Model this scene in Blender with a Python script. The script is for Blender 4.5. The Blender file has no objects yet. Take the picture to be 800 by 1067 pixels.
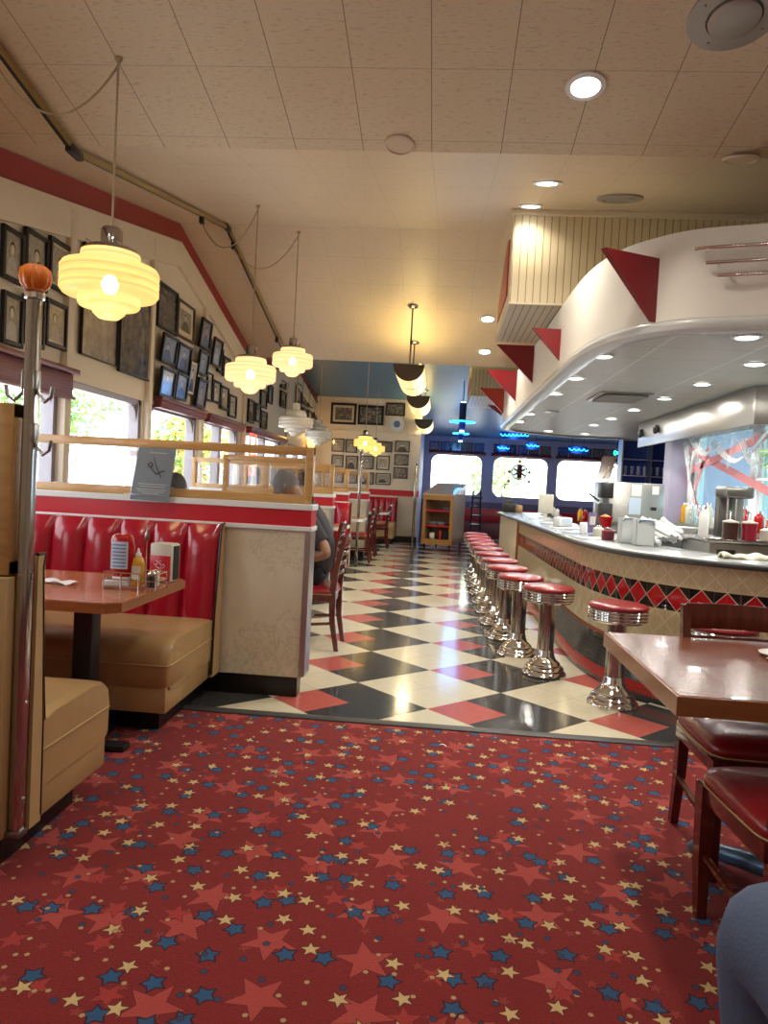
import bpy, bmesh, math, random
from mathutils import Vector, Matrix
R = random.Random(7)
PI = math.pi
sc = bpy.context.scene
COL = sc.collection
W = {}
# ------------------------------------------------------------------ camera model
H = 1.28; FPX = 770.0
def _n(a): return Vector(a).normalized()
_cy = _n((459-400, -(508-533.5), -FPX))
_r = math.radians(3.2)
_u = Vector((math.sin(_r), math.cos(_r), 0))
_cz = (_u - _u.dot(_cy)*_cy).normalized()
_cx = _cy.cross(_cz)
def ray(px, py):
    v = Vector((px-400, -(py-533.5), -FPX)); return Vector((v.dot(_cx), v.dot(_cy), v.dot(_cz)))
CAM = Vector((0, 0, H))
def aty(px, py, y): d = ray(px, py); return CAM + d*(y/d.y)
def atx(px, py, x): d = ray(px, py); return CAM + d*(x/d.x)
def atz(px, py, z): d = ray(px, py); return CAM + d*((z-H)/d.z)
cam = bpy.data.cameras.new('camera'); camo = bpy.data.objects.new('camera', cam); COL.objects.link(camo)
cam.sensor_fit = 'VERTICAL'; cam.sensor_height = 36; cam.lens = 36*FPX/1067.0; cam.clip_start = 0.02; cam.clip_end = 300
M = Matrix((_cx, _cy, _cz)).to_4x4()      # rows = world axes in camera space -> cam to world
M.translation = CAM; camo.matrix_world = M
sc.camera = camo
sc.view_settings.view_transform = 'Standard'; sc.view_settings.look = 'None'
sc.view_settings.gamma = 1; sc.view_settings.use_curve_mapping = False
sc.view_settings.exposure = -0.35

# ------------------------------------------------------------------ node helpers
class S:
    def __init__(s, nt, sock): s.nt, s.k = nt, sock
    def _m(s, op, b=None, c=None, rev=False):
        n = s.nt.nodes.new('ShaderNodeMath'); n.operation = op
        a = s
        if rev: a, b = b, s
        for i, v in enumerate((a, b, c)):
            if v is None: continue
            if isinstance(v, S): s.nt.links.new(v.k, n.inputs[i])
            else: n.inputs[i].default_value = v
        return S(s.nt, n.outputs[0])
    def __add__(s, b): return s._m('ADD', b)
    __radd__ = __add__
    def __sub__(s, b): return s._m('SUBTRACT', b)
    def __rsub__(s, b): return s._m('SUBTRACT', b, rev=True)
    def __mul__(s, b): return s._m('MULTIPLY', b)
    __rmul__ = __mul__
    def __truediv__(s, b): return s._m('DIVIDE', b)
    def fl(s): return s._m('FLOOR')
    def fr(s): return s._m('FRACT')
    def ab(s): return s._m('ABSOLUTE')
    def gt(s, b): return s._m('GREATER_THAN', b)
    def lt(s, b): return s._m('LESS_THAN', b)
    def mn(s, b): return s._m('MINIMUM', b)
    def mx(s, b): return s._m('MAXIMUM', b)
    def sin(s): return s._m('SINE')
    def cos(s): return s._m('COSINE')
    def pw(s, b): return s._m('POWER', b)
    def md(s, b): return s._m('FLOORED_MODULO', b)
    def at2(s, b): return s._m('ARCTAN2', b)
class NT:
    def __init__(s, name):
        m = bpy.data.materials.new(name); m.use_nodes = True; s.m = m; s.nt = m.node_tree
        s.b = s.nt.nodes['Principled BSDF']; s.out = s.nt.nodes['Material Output']
    def node(s, t, **kw):
        n = s.nt.nodes.new('ShaderNode'+t)
        for k, v in kw.items(): setattr(n, k, v)
        return n
    def lk(s, a, b): s.nt.links.new(a.k if isinstance(a, S) else a, b)
    def coord(s, kind='Object'):
        n = s.node('TexCoord'); return n.outputs[kind]
    def xyz(s, kind='Object'):
        n = s.node('SeparateXYZ'); s.lk(s.coord(kind), n.inputs[0]); return [S(s.nt, o) for o in n.outputs]
    def vec(s, x, y, z=0.0):
        n = s.node('CombineXYZ')
        for i, v in enumerate((x, y, z)):
            if isinstance(v, S): s.lk(v, n.inputs[i])
            else: n.inputs[i].default_value = v
        return n.outputs[0]
    def noise(s, vec, scale, detail=3, rough=.5):
        n = s.node('TexNoise'); n.inputs['Scale'].default_value = scale; n.inputs['Detail'].default_value = detail; n.inputs['Roughness'].default_value = rough
        if vec is not None: s.lk(vec, n.inputs['Vector'])
        return S(s.nt, n.outputs[0])
    def mix(s, f, a, b):
        n = s.node('Mix', data_type='RGBA')
        if isinstance(f, S): s.lk(f, n.inputs[0])
        else: n.inputs[0].default_value = f
        for v, k in ((a, 6), (b, 7)):
            if isinstance(v, tuple): n.inputs[k].default_value = (*v[:3], 1)
            else: s.lk(v, n.inputs[k])
        return n.outputs[2]
    def ramp(s, f, stops):
        n = s.node('ValToRGB'); s.lk(f, n.inputs[0]); e = n.color_ramp.elements
        while len(e) < len(stops): e.new(.5)
        for i, (p, c) in enumerate(stops): e[i].position = p; e[i].color = (*c, 1)
        return n.outputs[0]
    def col(s, c): s.lk(c, s.b.inputs['Base Color']); return s
    def bump(s, h, strength=.3, dist=.01):
        n = s.node('Bump'); n.inputs['Strength'].default_value = strength; n.inputs['Distance'].default_value = dist
        s.lk(h, n.inputs['Height']); s.lk(n.outputs[0], s.b.inputs['Normal']); return s
    def rnd(s):
        n = s.node('ObjectInfo'); return S(s.nt, n.outputs['Random'])
def pm(name, c, rough=.5, metal=0, coat=0, bumpn=None, var=0, spec=None):
    t = NT(name); b = t.b
    b.inputs['Base Color'].default_value = (*c, 1); b.inputs['Roughness'].default_value = rough; b.inputs['Metallic'].default_value = metal
    b.inputs['Coat Weight'].default_value = coat
    if spec is not None: b.inputs['Specular IOR Level'].default_value = spec
    if var:
        n = t.noise(t.coord(), 9, 4); t.col(t.mix(n, tuple(x*(1-var) for x in c), tuple(min(1, x*(1+var)) for x in c)))
    if bumpn: t.bump(t.noise(t.coord(), bumpn[0], 4), bumpn[1], bumpn[2] if len(bumpn) > 2 else .003)
    return t.m
def em(name, c, st, base=None):
    t = NT(name); b = t.b; b.inputs['Base Color'].default_value = (*(base or c), 1)
    b.inputs['Emission Color'].default_value = (*c, 1); b.inputs['Emission Strength'].default_value = st; b.inputs['Roughness'].default_value = .3
    return t.m
def glassm(name, tint=(1, 1, 1), gl=.08, rough=.02):
    t = NT(name); nt = t.nt
    tr = t.node('BsdfTransparent'); tr.inputs[0].default_value = (*tint, 1); g = t.node('BsdfGlossy'); g.inputs['Roughness'].default_value = rough
    mx = t.node('MixShader'); mx.inputs[0].default_value = gl
    t.lk(tr.outputs[0], mx.inputs[1]); t.lk(g.outputs[0], mx.inputs[2]); t.lk(mx.outputs[0], t.out.inputs[0]); nt.nodes.remove(t.b)
    return t.m

# ------------------------------------------------------------------ materials
def star(t, x, y, scale, Rr, seed, randomness=.75, inner=.42):
    n = t.node('TexVoronoi', voronoi_dimensions='2D', feature='F1'); n.inputs['Scale'].default_value = 1; n.inputs['Randomness'].default_value = randomness
    px, py = (x+seed*1.37)*scale, (y+seed*.71)*scale
    t.lk(t.vec(px, py), n.inputs['Vector'])
    sp = t.node('SeparateXYZ'); t.lk(n.outputs['Position'], sp.inputs[0]); sr = t.node('SeparateColor'); t.lk(n.outputs['Color'], sr.inputs[0])
    c = [S(t.nt, o) for o in sr.outputs]
    dx = (px-S(t.nt, sp.outputs[0]))*(1/scale); dy = (py-S(t.nt, sp.outputs[1]))*(1/scale)
    r = (dx*dx+dy*dy).pw(.5); th = dy.at2(dx)+c[0]*6.283
    a = (th.md(2*PI/5)-PI/5).ab()
    qx, qy = r*a.cos(), r*a.sin()
    ix, iy = Rr*inner*math.cos(PI/5), Rr*inner*math.sin(PI/5)
    L = math.hypot(ix-Rr, iy)
    e = (qy*((ix-Rr)/L))-((qx-Rr)*(iy/L))
    return e, c
def mk_carpet():
    t = NT('carpet_stars'); x, y, z = t.xyz()
    nz = t.noise(t.coord(), 220, 2); n2 = t.noise(t.coord(), 3.0, 3)
    base = t.mix(nz, (.13, .010, .010), (.255, .020, .019))
    base = t.mix((n2-.35)*.9, base, (.19, .015, .016))
    def lay(base, scale, Rr, seed, colr, gate, outline=.004, oc=(.07, .01, .012), rnd=.75, inner=.42):
        e, c = star(t, x, y, scale, Rr, seed, rnd, inner)
        g = c[1].lt(gate)
        b2 = t.mix(e.gt(-outline)*g, base, oc)
        return t.mix(e.gt(0)*g, b2, t.mix(nz, tuple(v*.78 for v in colr), tuple(v*1.15 for v in colr)))
    base = lay(base, 9.5, .022, 5, (.27, .035, .03), .45, .002, (.12, .012, .012))
    base = lay(base, 4.2, .084, 1, (.37, .055, .047), .85, .0025, (.12, .012, .012), .5)
    base = lay(base, 6.1, .045, 2, (.33, .035, .03), .35, .002, (.12, .012, .012))
    base = lay(base, 7.3, .030, 3, (.025, .085, .19), .72, .005, (.045, .012, .022), .8, .55)
    base = lay(base, 7.6, .028, 4, (.56, .40, .19), .62, .003, (.10, .02, .012), .8)
    base = lay(base, 15, .008, 6, (.45, .28, .14), .35, .002, (.12, .02, .012), .9, .8)
    base = lay(base, 13, .010, 7, (.035, .05, .11), .3, .002, (.06, .01, .02), .9, .8)
    t.col(base); t.b.inputs['Roughness'].default_value = .95; t.b.inputs['Specular IOR Level'].default_value = .15
    t.b.inputs['Sheen Weight'].default_value = .1
    t.bump(nz, .5, .004); return t.m
def mk_tilefloor():
    t = NT('diamond_floor_tile'); x, y, z = t.xyz()
    u = (x+.46)/.455; v = (y-4.69)/.455
    p = (u+v)*.5; q = (u-v)*.5
    par = (p.fl()+q.fl()).md(2.0).gt(.5)          # 1 = black
    red = par*p.fr().lt(.5)*q.fr().lt(.5)
    # seams of the single tiles
    g = lambda a: ((a*2).fr()-.5).ab().gt(.492)
    n = t.noise(t.coord(), 26, 5, .65); n2 = t.noise(t.coord(), 2.0, 3)
    cream = t.mix(n, (.60, .545, .40), (.74, .69, .53)); blk = t.mix(n, (.035, .036, .038), (.072, .072, .074)); rd = t.mix(n, (.42, .085, .07), (.56, .15, .13))
    c = t.mix(par, cream, blk); c = t.mix(red, c, rd)
    c = t.mix(g(p).mx(g(q))*.35, c, (.12, .11, .09))
    t.col(c); t.lk(n2*.08+.08, t.b.inputs['Roughness'])
    t.b.inputs['Specular IOR Level'].default_value = .55
    t.bump(t.noise(t.coord(), 5, 2), .06, .01); return t.m
def mk_ceil(name, c0, c1, rough=.55, gx=.41, gy=.55, ls=.9, ps=.30):
    t = NT(name); x, y, z = t.xyz()
    fx = (((x+.165)/gx).fr()-.5).ab(); fy = ((y/gy).fr()-.5).ab()
    line = fx.gt(.494)*ls; line = line.mx(fy.gt(.494)*.35)
    pn = t.noise(t.vec(x*24, y*90, z*40), 1.0, 3, .6)
    pits = pn.gt(.60)
    c = t.mix(t.noise(t.coord(), 1.5), c0, c1); c = t.mix(pits*ps, c, tuple(v*.35 for v in c0)); c = t.mix(line, c, tuple(v*.28 for v in c0))
    t.col(c); t.b.inputs['Roughness'].default_value = rough
    t.bump(1-(pits*.5).mx(line), .25, .006); return t.m
def mk_soffit():
    t = NT('soffit_panels'); x, y, z = t.xyz()
    fx = ((x/.62-.2).fr()-.5).ab(); fy = ((y/.42).fr()-.5).ab()
    line = fx.gt(.488); l2 = fy.gt(.485)
    c = t.mix(line, t.mix(t.noise(t.coord(), 40), (.40, .40, .37), (.50, .50, .46)), (.66, .66, .62)); c = t.mix(l2*.7, c, (.22, .22, .20))
    t.col(c); t.b.inputs['Roughness'].default_value = .4; return t.m
def mk_wood(name, a, b, scale=1.0, axis=0, rough=.3, coat=.3):
    t = NT(name); x, y, z = t.xyz(); s = [6*scale, 6*scale, 6*scale]; s[axis] = .8*scale
    n = t.noise(t.vec(x*s[0], y*s[1], z*s[2]), 6, 6, .65); n2 = t.noise(t.vec(x*s[0], y*s[1], z*s[2]), 26, 3)
    t.col(t.mix((n-.3)*1.8, a, b)); t.b.inputs['Roughness'].default_value = rough; t.b.inputs['Coat Weight'].default_value = coat
    t.bump(n2, .05, .002); return t.m
def mk_marble():
    t = NT('cream_marble_laminate'); co = t.coord()
    n = t.noise(co, 5, 6, .7); v = t.noise(co, 15, 5, .75); w = (v-.5).ab().lt(.012)
    n3 = t.noise(co, 2.3, 3); w = w*n3.gt(.47); c = t.mix(n, (.58, .51, .36), (.80, .75, .60)); c = t.mix(w*.45, c, (.22, .17, .11)); t.col(c); t.b.inputs['Roughness'].default_value = .3; return t.m
def mk_apron():
    t = NT('counter_apron_tile'); n = t.node('UVMap'); s = t.node('SeparateXYZ'); t.lk(n.outputs[0], s.inputs[0]); u, v = S(t.nt, s.outputs[0]), S(t.nt, s.outputs[1])
    P = .155; a = u/P; b = (v-.59)/P
    du = (a.fr()-.5).ab(); dv = (b.fr()-.5).ab()
    inside = (du+dv).lt(.5); edge = ((du+dv)-.5).ab().lt(.018); seam = du.lt(.008).mx(du.gt(.49)) 
    band = v.gt(.59)*v.lt(.745)
    nz = t.noise(t.coord(), 20, 4)
    cream = t.mix(nz, (.50, .41, .25), (.62, .53, .34))
    cream = t.mix(edge, cream, (.76, .68, .5)); cream = t.mix(seam*.55, cream, (.30, .24, .14))
    bc = t.mix(inside, (.012, .01, .01), (.40, .008, .012)); bc = t.mix(edge, bc, (.62, .5, .4)); bc = t.mix((1-inside)*seam*.5, bc, (.2, .1, .1))
    c = t.mix(band, cream, bc)
    t.col(c); t.b.inputs['Roughness'].default_value = .08; t.b.inputs['Specular IOR Level'].default_value = .6
    t.bump(1-edge.mx(seam), .3, .003); return t.m
def mk_kick():
    t = NT('counter_kick_mosaic'); n = t.node('UVMap'); s = t.node('SeparateXYZ'); t.lk(n.outputs[0], s.inputs[0]); u, v = S(t.nt, s.outputs[0]), S(t.nt, s.outputs[1])
    g = ((u/.025).fr()-.5).ab().gt(.42).mx(((v/.025).fr()-.5).ab().gt(.42))
    red = v.gt(.035)*v.lt(.10); top = v.gt(.30)
    c = t.mix(red, (.035, .04, .042), (.42, .015, .012)); c = t.mix(g*.5, c, (.10, .09, .09)); c = t.mix(top, c, (.38, .11, .05))
    t.col(c); t.b.inputs['Roughness'].default_value = .16; return t.m
def mk_portrait(name, warm=0.0, cool=0.0):
    t = NT(name); n = t.node('UVMap'); s = t.node('SeparateXYZ'); t.lk(n.outputs[0], s.inputs[0]); u, v = S(t.nt, s.outputs[0]), S(t.nt, s.outputs[1])
    r = t.rnd(); r2 = (r*17.3).fr(); r3 = (r*71.7).fr()
    nz = t.noise(t.vec(u*3+r*40, v*3+r2*20), 2.2, 4, .6)
    bg = t.mix(nz, (.50+.06*warm, .46, .38), (.10, .095, .085))
    cx = .38+r2*.24; cyy = .58+r3*.1
    hx = (u-cx)/.13; hy = (v-cyy)/.12
    head = (hx*hx+hy*hy).lt(1.0)
    hr = (u-cx)/.16; hr2 = (v-cyy-.03)/.145; hair = (hr*hr+hr2*hr2).lt(1.0)
    bx = (u-cx)/.34; by = (v-.02)/.46; body = (bx*bx+by*by).lt(1.0)
    bodyc = t.mix((r*31.0).fr().gt(.5), t.mix(nz, (.03, .03, .03), (.10, .09, .08)), t.mix(nz, (.55, .52, .46), (.25, .23, .2)))
    c = t.mix(body, bg, bodyc); c = t.mix(hair, c, (.03, .025, .02)); c = t.mix(head, c, t.mix(nz, (.62, .56, .47), (.34, .30, .25)))
    if cool: c = t.mix(.45, c, (.10, .16, .40))  # blue shine on the picture mixed into the print's colour
    t.col(c); t.b.inputs['Roughness'].default_value = .12; return t.m
def mk_scene_print(name, a, b, c3):
    t = NT(name); n = t.node('UVMap'); s = t.node('SeparateXYZ'); t.lk(n.outputs[0], s.inputs[0]); u, v = S(t.nt, s.outputs[0]), S(t.nt, s.outputs[1])
    r = t.rnd(); nz = t.noise(t.vec(u*4+r*50, v*4), 1.6, 5, .65)
    c = t.ramp(nz, [(.32, a), (.48, b), (.62, c3)]); t.col(c); t.b.inputs['Roughness'].default_value = .12; return t.m
def mk_slats(name, a, b, axis=0, pitch=.085, rough=.45):
    t = NT(name); co = t.xyz(); f = ((co[axis]/pitch).fr()-.5).ab()
    l = f.gt(.44); t.col(t.mix(l, a, b)); t.b.inputs['Roughness'].default_value = rough; t.bump(1-l, .6, .01); return t.m
def mk_steel(name, c=(.62, .62, .60), rough=.22):
    t = NT(name); x, y, z = t.xyz(); t.b.inputs['Metallic'].default_value = 1; t.b.inputs['Base Color'].default_value = (*c, 1)
    n = t.noise(t.vec(x*3, y*3, z*60), 4, 3); t.lk(n*.15+rough-.07, t.b.inputs['Roughness']); return t.m
def mk_shade(name, c, st, rib=True):
    t = NT(name); nt = t.nt; x, y, z = t.xyz()
    f = ((z/.042).fr()-.5).ab().gt(.36)
    colr = t.mix(f*.85, c, (c[0]*.72, c[1]*.5, c[2]*.4)) if rib else t.mix(0.0, c, c)
    e = t.node('Emission'); t.lk(colr, e.inputs[0]); e.inputs[1].default_value = st
    tl = t.node('BsdfTranslucent'); tl.inputs[0].default_value = (.8, .62, .35, 1); df = t.node('BsdfGlossy'); df.inputs['Roughness'].default_value = .1
    a = t.node('AddShader'); t.lk(e.outputs[0], a.inputs[0]); t.lk(tl.outputs[0], a.inputs[1])
    m1 = t.node('MixShader'); m1.inputs[0].default_value = .06; t.lk(a.outputs[0], m1.inputs[1]); t.lk(df.outputs[0], m1.inputs[2])
    tr = t.node('BsdfTransparent'); m2 = t.node('MixShader'); m2.inputs[0].default_value = .22
    t.lk(m1.outputs[0], m2.inputs[1]); t.lk(tr.outputs[0], m2.inputs[2]); t.lk(m2.outputs[0], t.out.inputs[0]); nt.nodes.remove(t.b); return t.m
def mk_web():
    t = NT('cobweb_fibre'); x, y, z = t.xyz()
    n = t.noise(t.vec(x*60, y*60, z*6), 2, 5, .7)
    d = t.node('BsdfDiffuse'); d.inputs[0].default_value = (.9, .88, .9, 1); tl = t.node('BsdfTranslucent'); tl.inputs[0].default_value = (.9, .88, .9, 1)
    m0 = t.node('MixShader'); t.lk(d.outputs[0], m0.inputs[1]); t.lk(tl.outputs[0], m0.inputs[2])
    tr = t.node('BsdfTransparent'); m = t.node('MixShader'); t.lk(((n-.48)*3).mx(.03).mn(.6), m.inputs[0]); t.lk(tr.outputs[0], m.inputs[1]); t.lk(m0.outputs[0], m.inputs[2])
    t.lk(m.outputs[0], t.out.inputs[0]); t.nt.nodes.remove(t.b); return t.m

m_carpet = mk_carpet(); m_tile = mk_tilefloor()
m_ceil = mk_ceil('ceiling_tile_cream', (.58, .50, .37), (.66, .575, .43))
m_ceil2 = mk_ceil('ceiling_tile_cream_smoother', (.58, .485, .36), (.66, .56, .42), .42, ls=.28, ps=.2)
m_ceilb = mk_ceil('ceiling_tile_blue', (.07, .15, .26), (.09, .19, .32), .35, ls=.5, ps=.15)
m_soffit = mk_soffit()
m_wall = pm('cream_wall_paint', (.70, .62, .50), .6, var=.04)
m_wallb = pm('lavender_wall_paint', (.42, .39, .52), .5, var=.05)
m_walld = pm('grey_violet_wainscot', (.16, .13, .20), .5, var=.08)
m_redp = pm('red_stripe_paint', (.30, .022, .025), .45, var=.06)
m_redband = pm('red_laminate_band', (.52, .015, .03), .28, var=.12)
m_whitetrim = pm('white_trim_laminate', (.74, .78, .80), .3)
m_marble = mk_marble()
m_black = pm('black_kickboard', (.006, .006, .007), .35)
m_blackp = pm('black_plastic', (.012, .012, .013), .4)
m_oakf = mk_wood('pine_frame_wood', (.42, .22, .07), (.62, .38, .15), 1, 0, .35)
m_oakv = mk_wood('pine_frame_wood_upright', (.42, .22, .07), (.62, .38, .15), 1, 2, .35)
m_table = mk_wood('orange_wood_laminate', (.34, .115, .05), (.46, .19, .09), .8, 0, .22, .15)
m_table2 = mk_wood('brown_wood_laminate', (.17, .052, .030), (.30, .11, .068), 1.2, 0, .2, .1); m_table2.node_tree.nodes['Principled BSDF'].inputs['Specular IOR Level'].default_value = .28
m_edge = mk_wood('oak_table_edge', (.26, .085, .025), (.37, .14, .045), 1, 0, .3)
m_cherry = mk_wood('dark_cherry_wood', (.075, .010, .007), (.16, .026, .016), 1.2, 2, .2, .5)
m_redvinyl = pm('red_vinyl', (.36, .006, .022), .22, coat=.25, bumpn=(60, .06), var=.12)
m_seatred = pm('red_chair_vinyl', (.25, .010, .014), .30, coat=.25, var=.1)
m_tan = pm('tan_vinyl', (.42, .275, .12), .34, coat=.1, bumpn=(14, .2, .01), var=.1)
m_tanside = pm('tan_side_panel', (.46, .31, .14), .45, var=.1)
m_chrome = pm('chrome', (.78, .78, .78), .07, 1)
m_chromed = pm('dark_chrome', (.45, .43, .42), .14, 1)
m_steel = mk_steel('brushed_steel', (.40, .39, .37), .3); m_steeld = mk_steel('dull_steel', (.26, .26, .25), .36)
m_alu = pm('aluminium_trim', (.55, .55, .57), .3, 1)
m_frame = pm('black_picture_frame', (.012, .012, .016), .4, spec=.3)
m_framebr = pm('brown_picture_frame', (.05, .022, .014), .3)
m_matb = pm('cream_picture_mount', (.58, .52, .38), .6)
m_port = mk_portrait('old_portrait_print'); m_portb = mk_portrait('blue_shine_portrait_print', 0, 1)
m_scn = mk_scene_print('grey_scene_print', (.035, .035, .035), (.12, .11, .10), (.30, .28, .25))
m_scnb = mk_scene_print('blue_scene_print', (.015, .02, .05), (.03, .08, .30), (.25, .32, .55))
m_poster = mk_scene_print('faded_poster_print', (.17, .15, .155), (.24, .21, .20), (.34, .31, .28))
m_posterd = mk_scene_print('dark_poster_print', (.035, .04, .06), (.055, .055, .07), (.13, .115, .10))
m_blind = mk_slats('maroon_blind', (.16, .018, .035), (.05, .006, .012), 2, .028)
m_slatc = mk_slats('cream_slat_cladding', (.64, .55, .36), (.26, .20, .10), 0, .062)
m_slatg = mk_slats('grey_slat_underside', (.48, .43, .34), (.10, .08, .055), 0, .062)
m_cladside = pm('cream_box_side', (.66, .58, .42), .5)
m_white = pm('white_fascia_paint', (.74, .72, .66), .38, var=.02)
m_lip = pm('grey_white_lip', (.52, .54, .54), .25)
m_fin = pm('red_fin_paint', (.21, .008, .013), .38); 
m_finb = pm('orange_red_fin_paint', (.42, .035, .015), .38)
m_glassk = glassm('aqua_pane', (.66, .84, .87)); m_glass = glassm('clear_pane'); m_glassp = glassm('clear_plastic', (.95, .97, .98), .14, .08)
m_apron = mk_apron(); m_kick = mk_kick()
m_ctop = pm('grey_counter_laminate', (.22, .24, .25), .24, var=.08, spec=.4)
m_ctedge = pm('steel_counter_edge', (.5, .5, .5), .25, 1)
m_shade = mk_shade('lit_ribbed_glass', (1.0, .64, .19), .85)
m_shade2 = mk_shade('lit_cream_glass', (1.0, .72, .42), .85)
m_shadey = mk_shade('lit_yellow_glass', (1.0, .70, .12), .8)
m_shadew = pm('unlit_white_glass', (.74, .74, .68), .15, coat=.4)
m_bulb = em('lit_bulb', (1, .86, .6), 16)
m_disc = em('downlight_lens', (1, .96, .88), 14)
m_discoff = pm('speaker_cover', (.62, .53, .41), .6)
m_trough = em('lit_trough_glass', (1.0, .74, .34), 1.25)
m_brownm = pm('brown_metal_cap', (.10, .07, .05), .35, .3)
m_neonb = em('blue_neon', (.02, .42, 1.0), 9)
m_neonw = em('pale_neon', (.6, .8, 1.0), 5)
m_neong = em('green_neon', (.05, 1.0, .5), 3)
m_neonr = em('red_neon', (1.0, .10, .05), 3)
m_cobalt = pm('cobalt_metal', (.02, .05, .25), .25, .4)
m_cord = pm('cream_cord', (.45, .38, .26), .6)
m_pumpkin = pm('orange_pumpkin_skin', (.80, .19, .008), .35, coat=.3)
m_green = pm('green_stem', (.05, .13, .03), .6)
m_ketch = pm('ketchup_red', (.42, .004, .006), .15, coat=.4)
m_must = pm('mustard_yellow', (.60, .30, .01), .25, coat=.3)
m_paper = pm('white_paper', (.75, .76, .76), .7); m_lab = pm('pale_blue_label', (.55, .66, .80), .4)
m_lines = pm('blue_label_print', (.10, .17, .38), .5)
m_cream = pm('cream_plastic', (.60, .58, .48), .3)
m_grey = pm('grey_menu_card', (.15, .18, .22), .3, var=.1); m_greyl = pm('pale_menu_print', (.36, .39, .42), .5); m_greyd = pm('dark_menu_print', (.05, .06, .08), .5)
m_purple = pm('purple_card', (.16, .11, .24), .5); m_orange = pm('orange_print', (.7, .2, .04), .5)
m_bluef = pm('steel_blue_table_foot', (.09, .18, .30), .3, .3)
m_cartw = mk_wood('lit_pale_cart_wood', (.46, .30, .17), (.62, .43, .26), 1, 2, .5); m_carto = mk_wood('orange_cart_wood', (.36, .17, .04), (.50, .27, .08), 1, 2, .4)  # pale cart wood lightened further so the side looks lit
m_maroon = pm('maroon_paint', (.14, .012, .025), .35)
m_pink = pm('pink_ribbon', (.62, .22, .24), .6); m_web = mk_web()
m_skin = pm('skin_brown', (.30, .15, .09), .5); m_skin2 = pm('skin_light', (.45, .25, .17), .5)
m_shirtd = pm('charcoal_shirt', (.035, .035, .042), .85, bumpn=(40, .2)); m_shirtb = pm('faded_blue_knit', (.085, .12, .21), .9, bumpn=(160, .4, .004))
m_jean = pm('dark_trousers', (.012, .013, .02), .85); m_hair = pm('dark_hair', (.012, .01, .009), .6); m_cap = pm('grey_cap', (.13, .13, .135), .8)
m_dkblue = pm('dark_blue_cloth', (.02, .04, .09), .9)
m_leaf = pm('tree_leaf', (.16, .32, .07), .6, var=.4); m_leafy = pm('yellow_leaf', (.55, .42, .08), .6, var=.3); m_bark = pm('tree_bark', (.10, .07, .05), .9)
m_pave = pm('pale_pavement', (.72, .71, .68), .9, var=.05); m_road = pm('asphalt', (.30, .30, .31), .9, var=.1)
m_bld = pm('pale_building', (.60, .58, .54), .8); m_winframe = pm('grey_window_frame', (.28, .26, .29), .4, .3)
m_vent = pm('grey_vent_metal', (.34, .33, .31), .4, .7)
m_brass = pm('brass_track', (.40, .30, .13), .3, .8)
m_brown = pm('cola_syrup', (.05, .018, .012), .2); m_strawb = pm('strawberry_syrup', (.26, .01, .03), .2)

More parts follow.
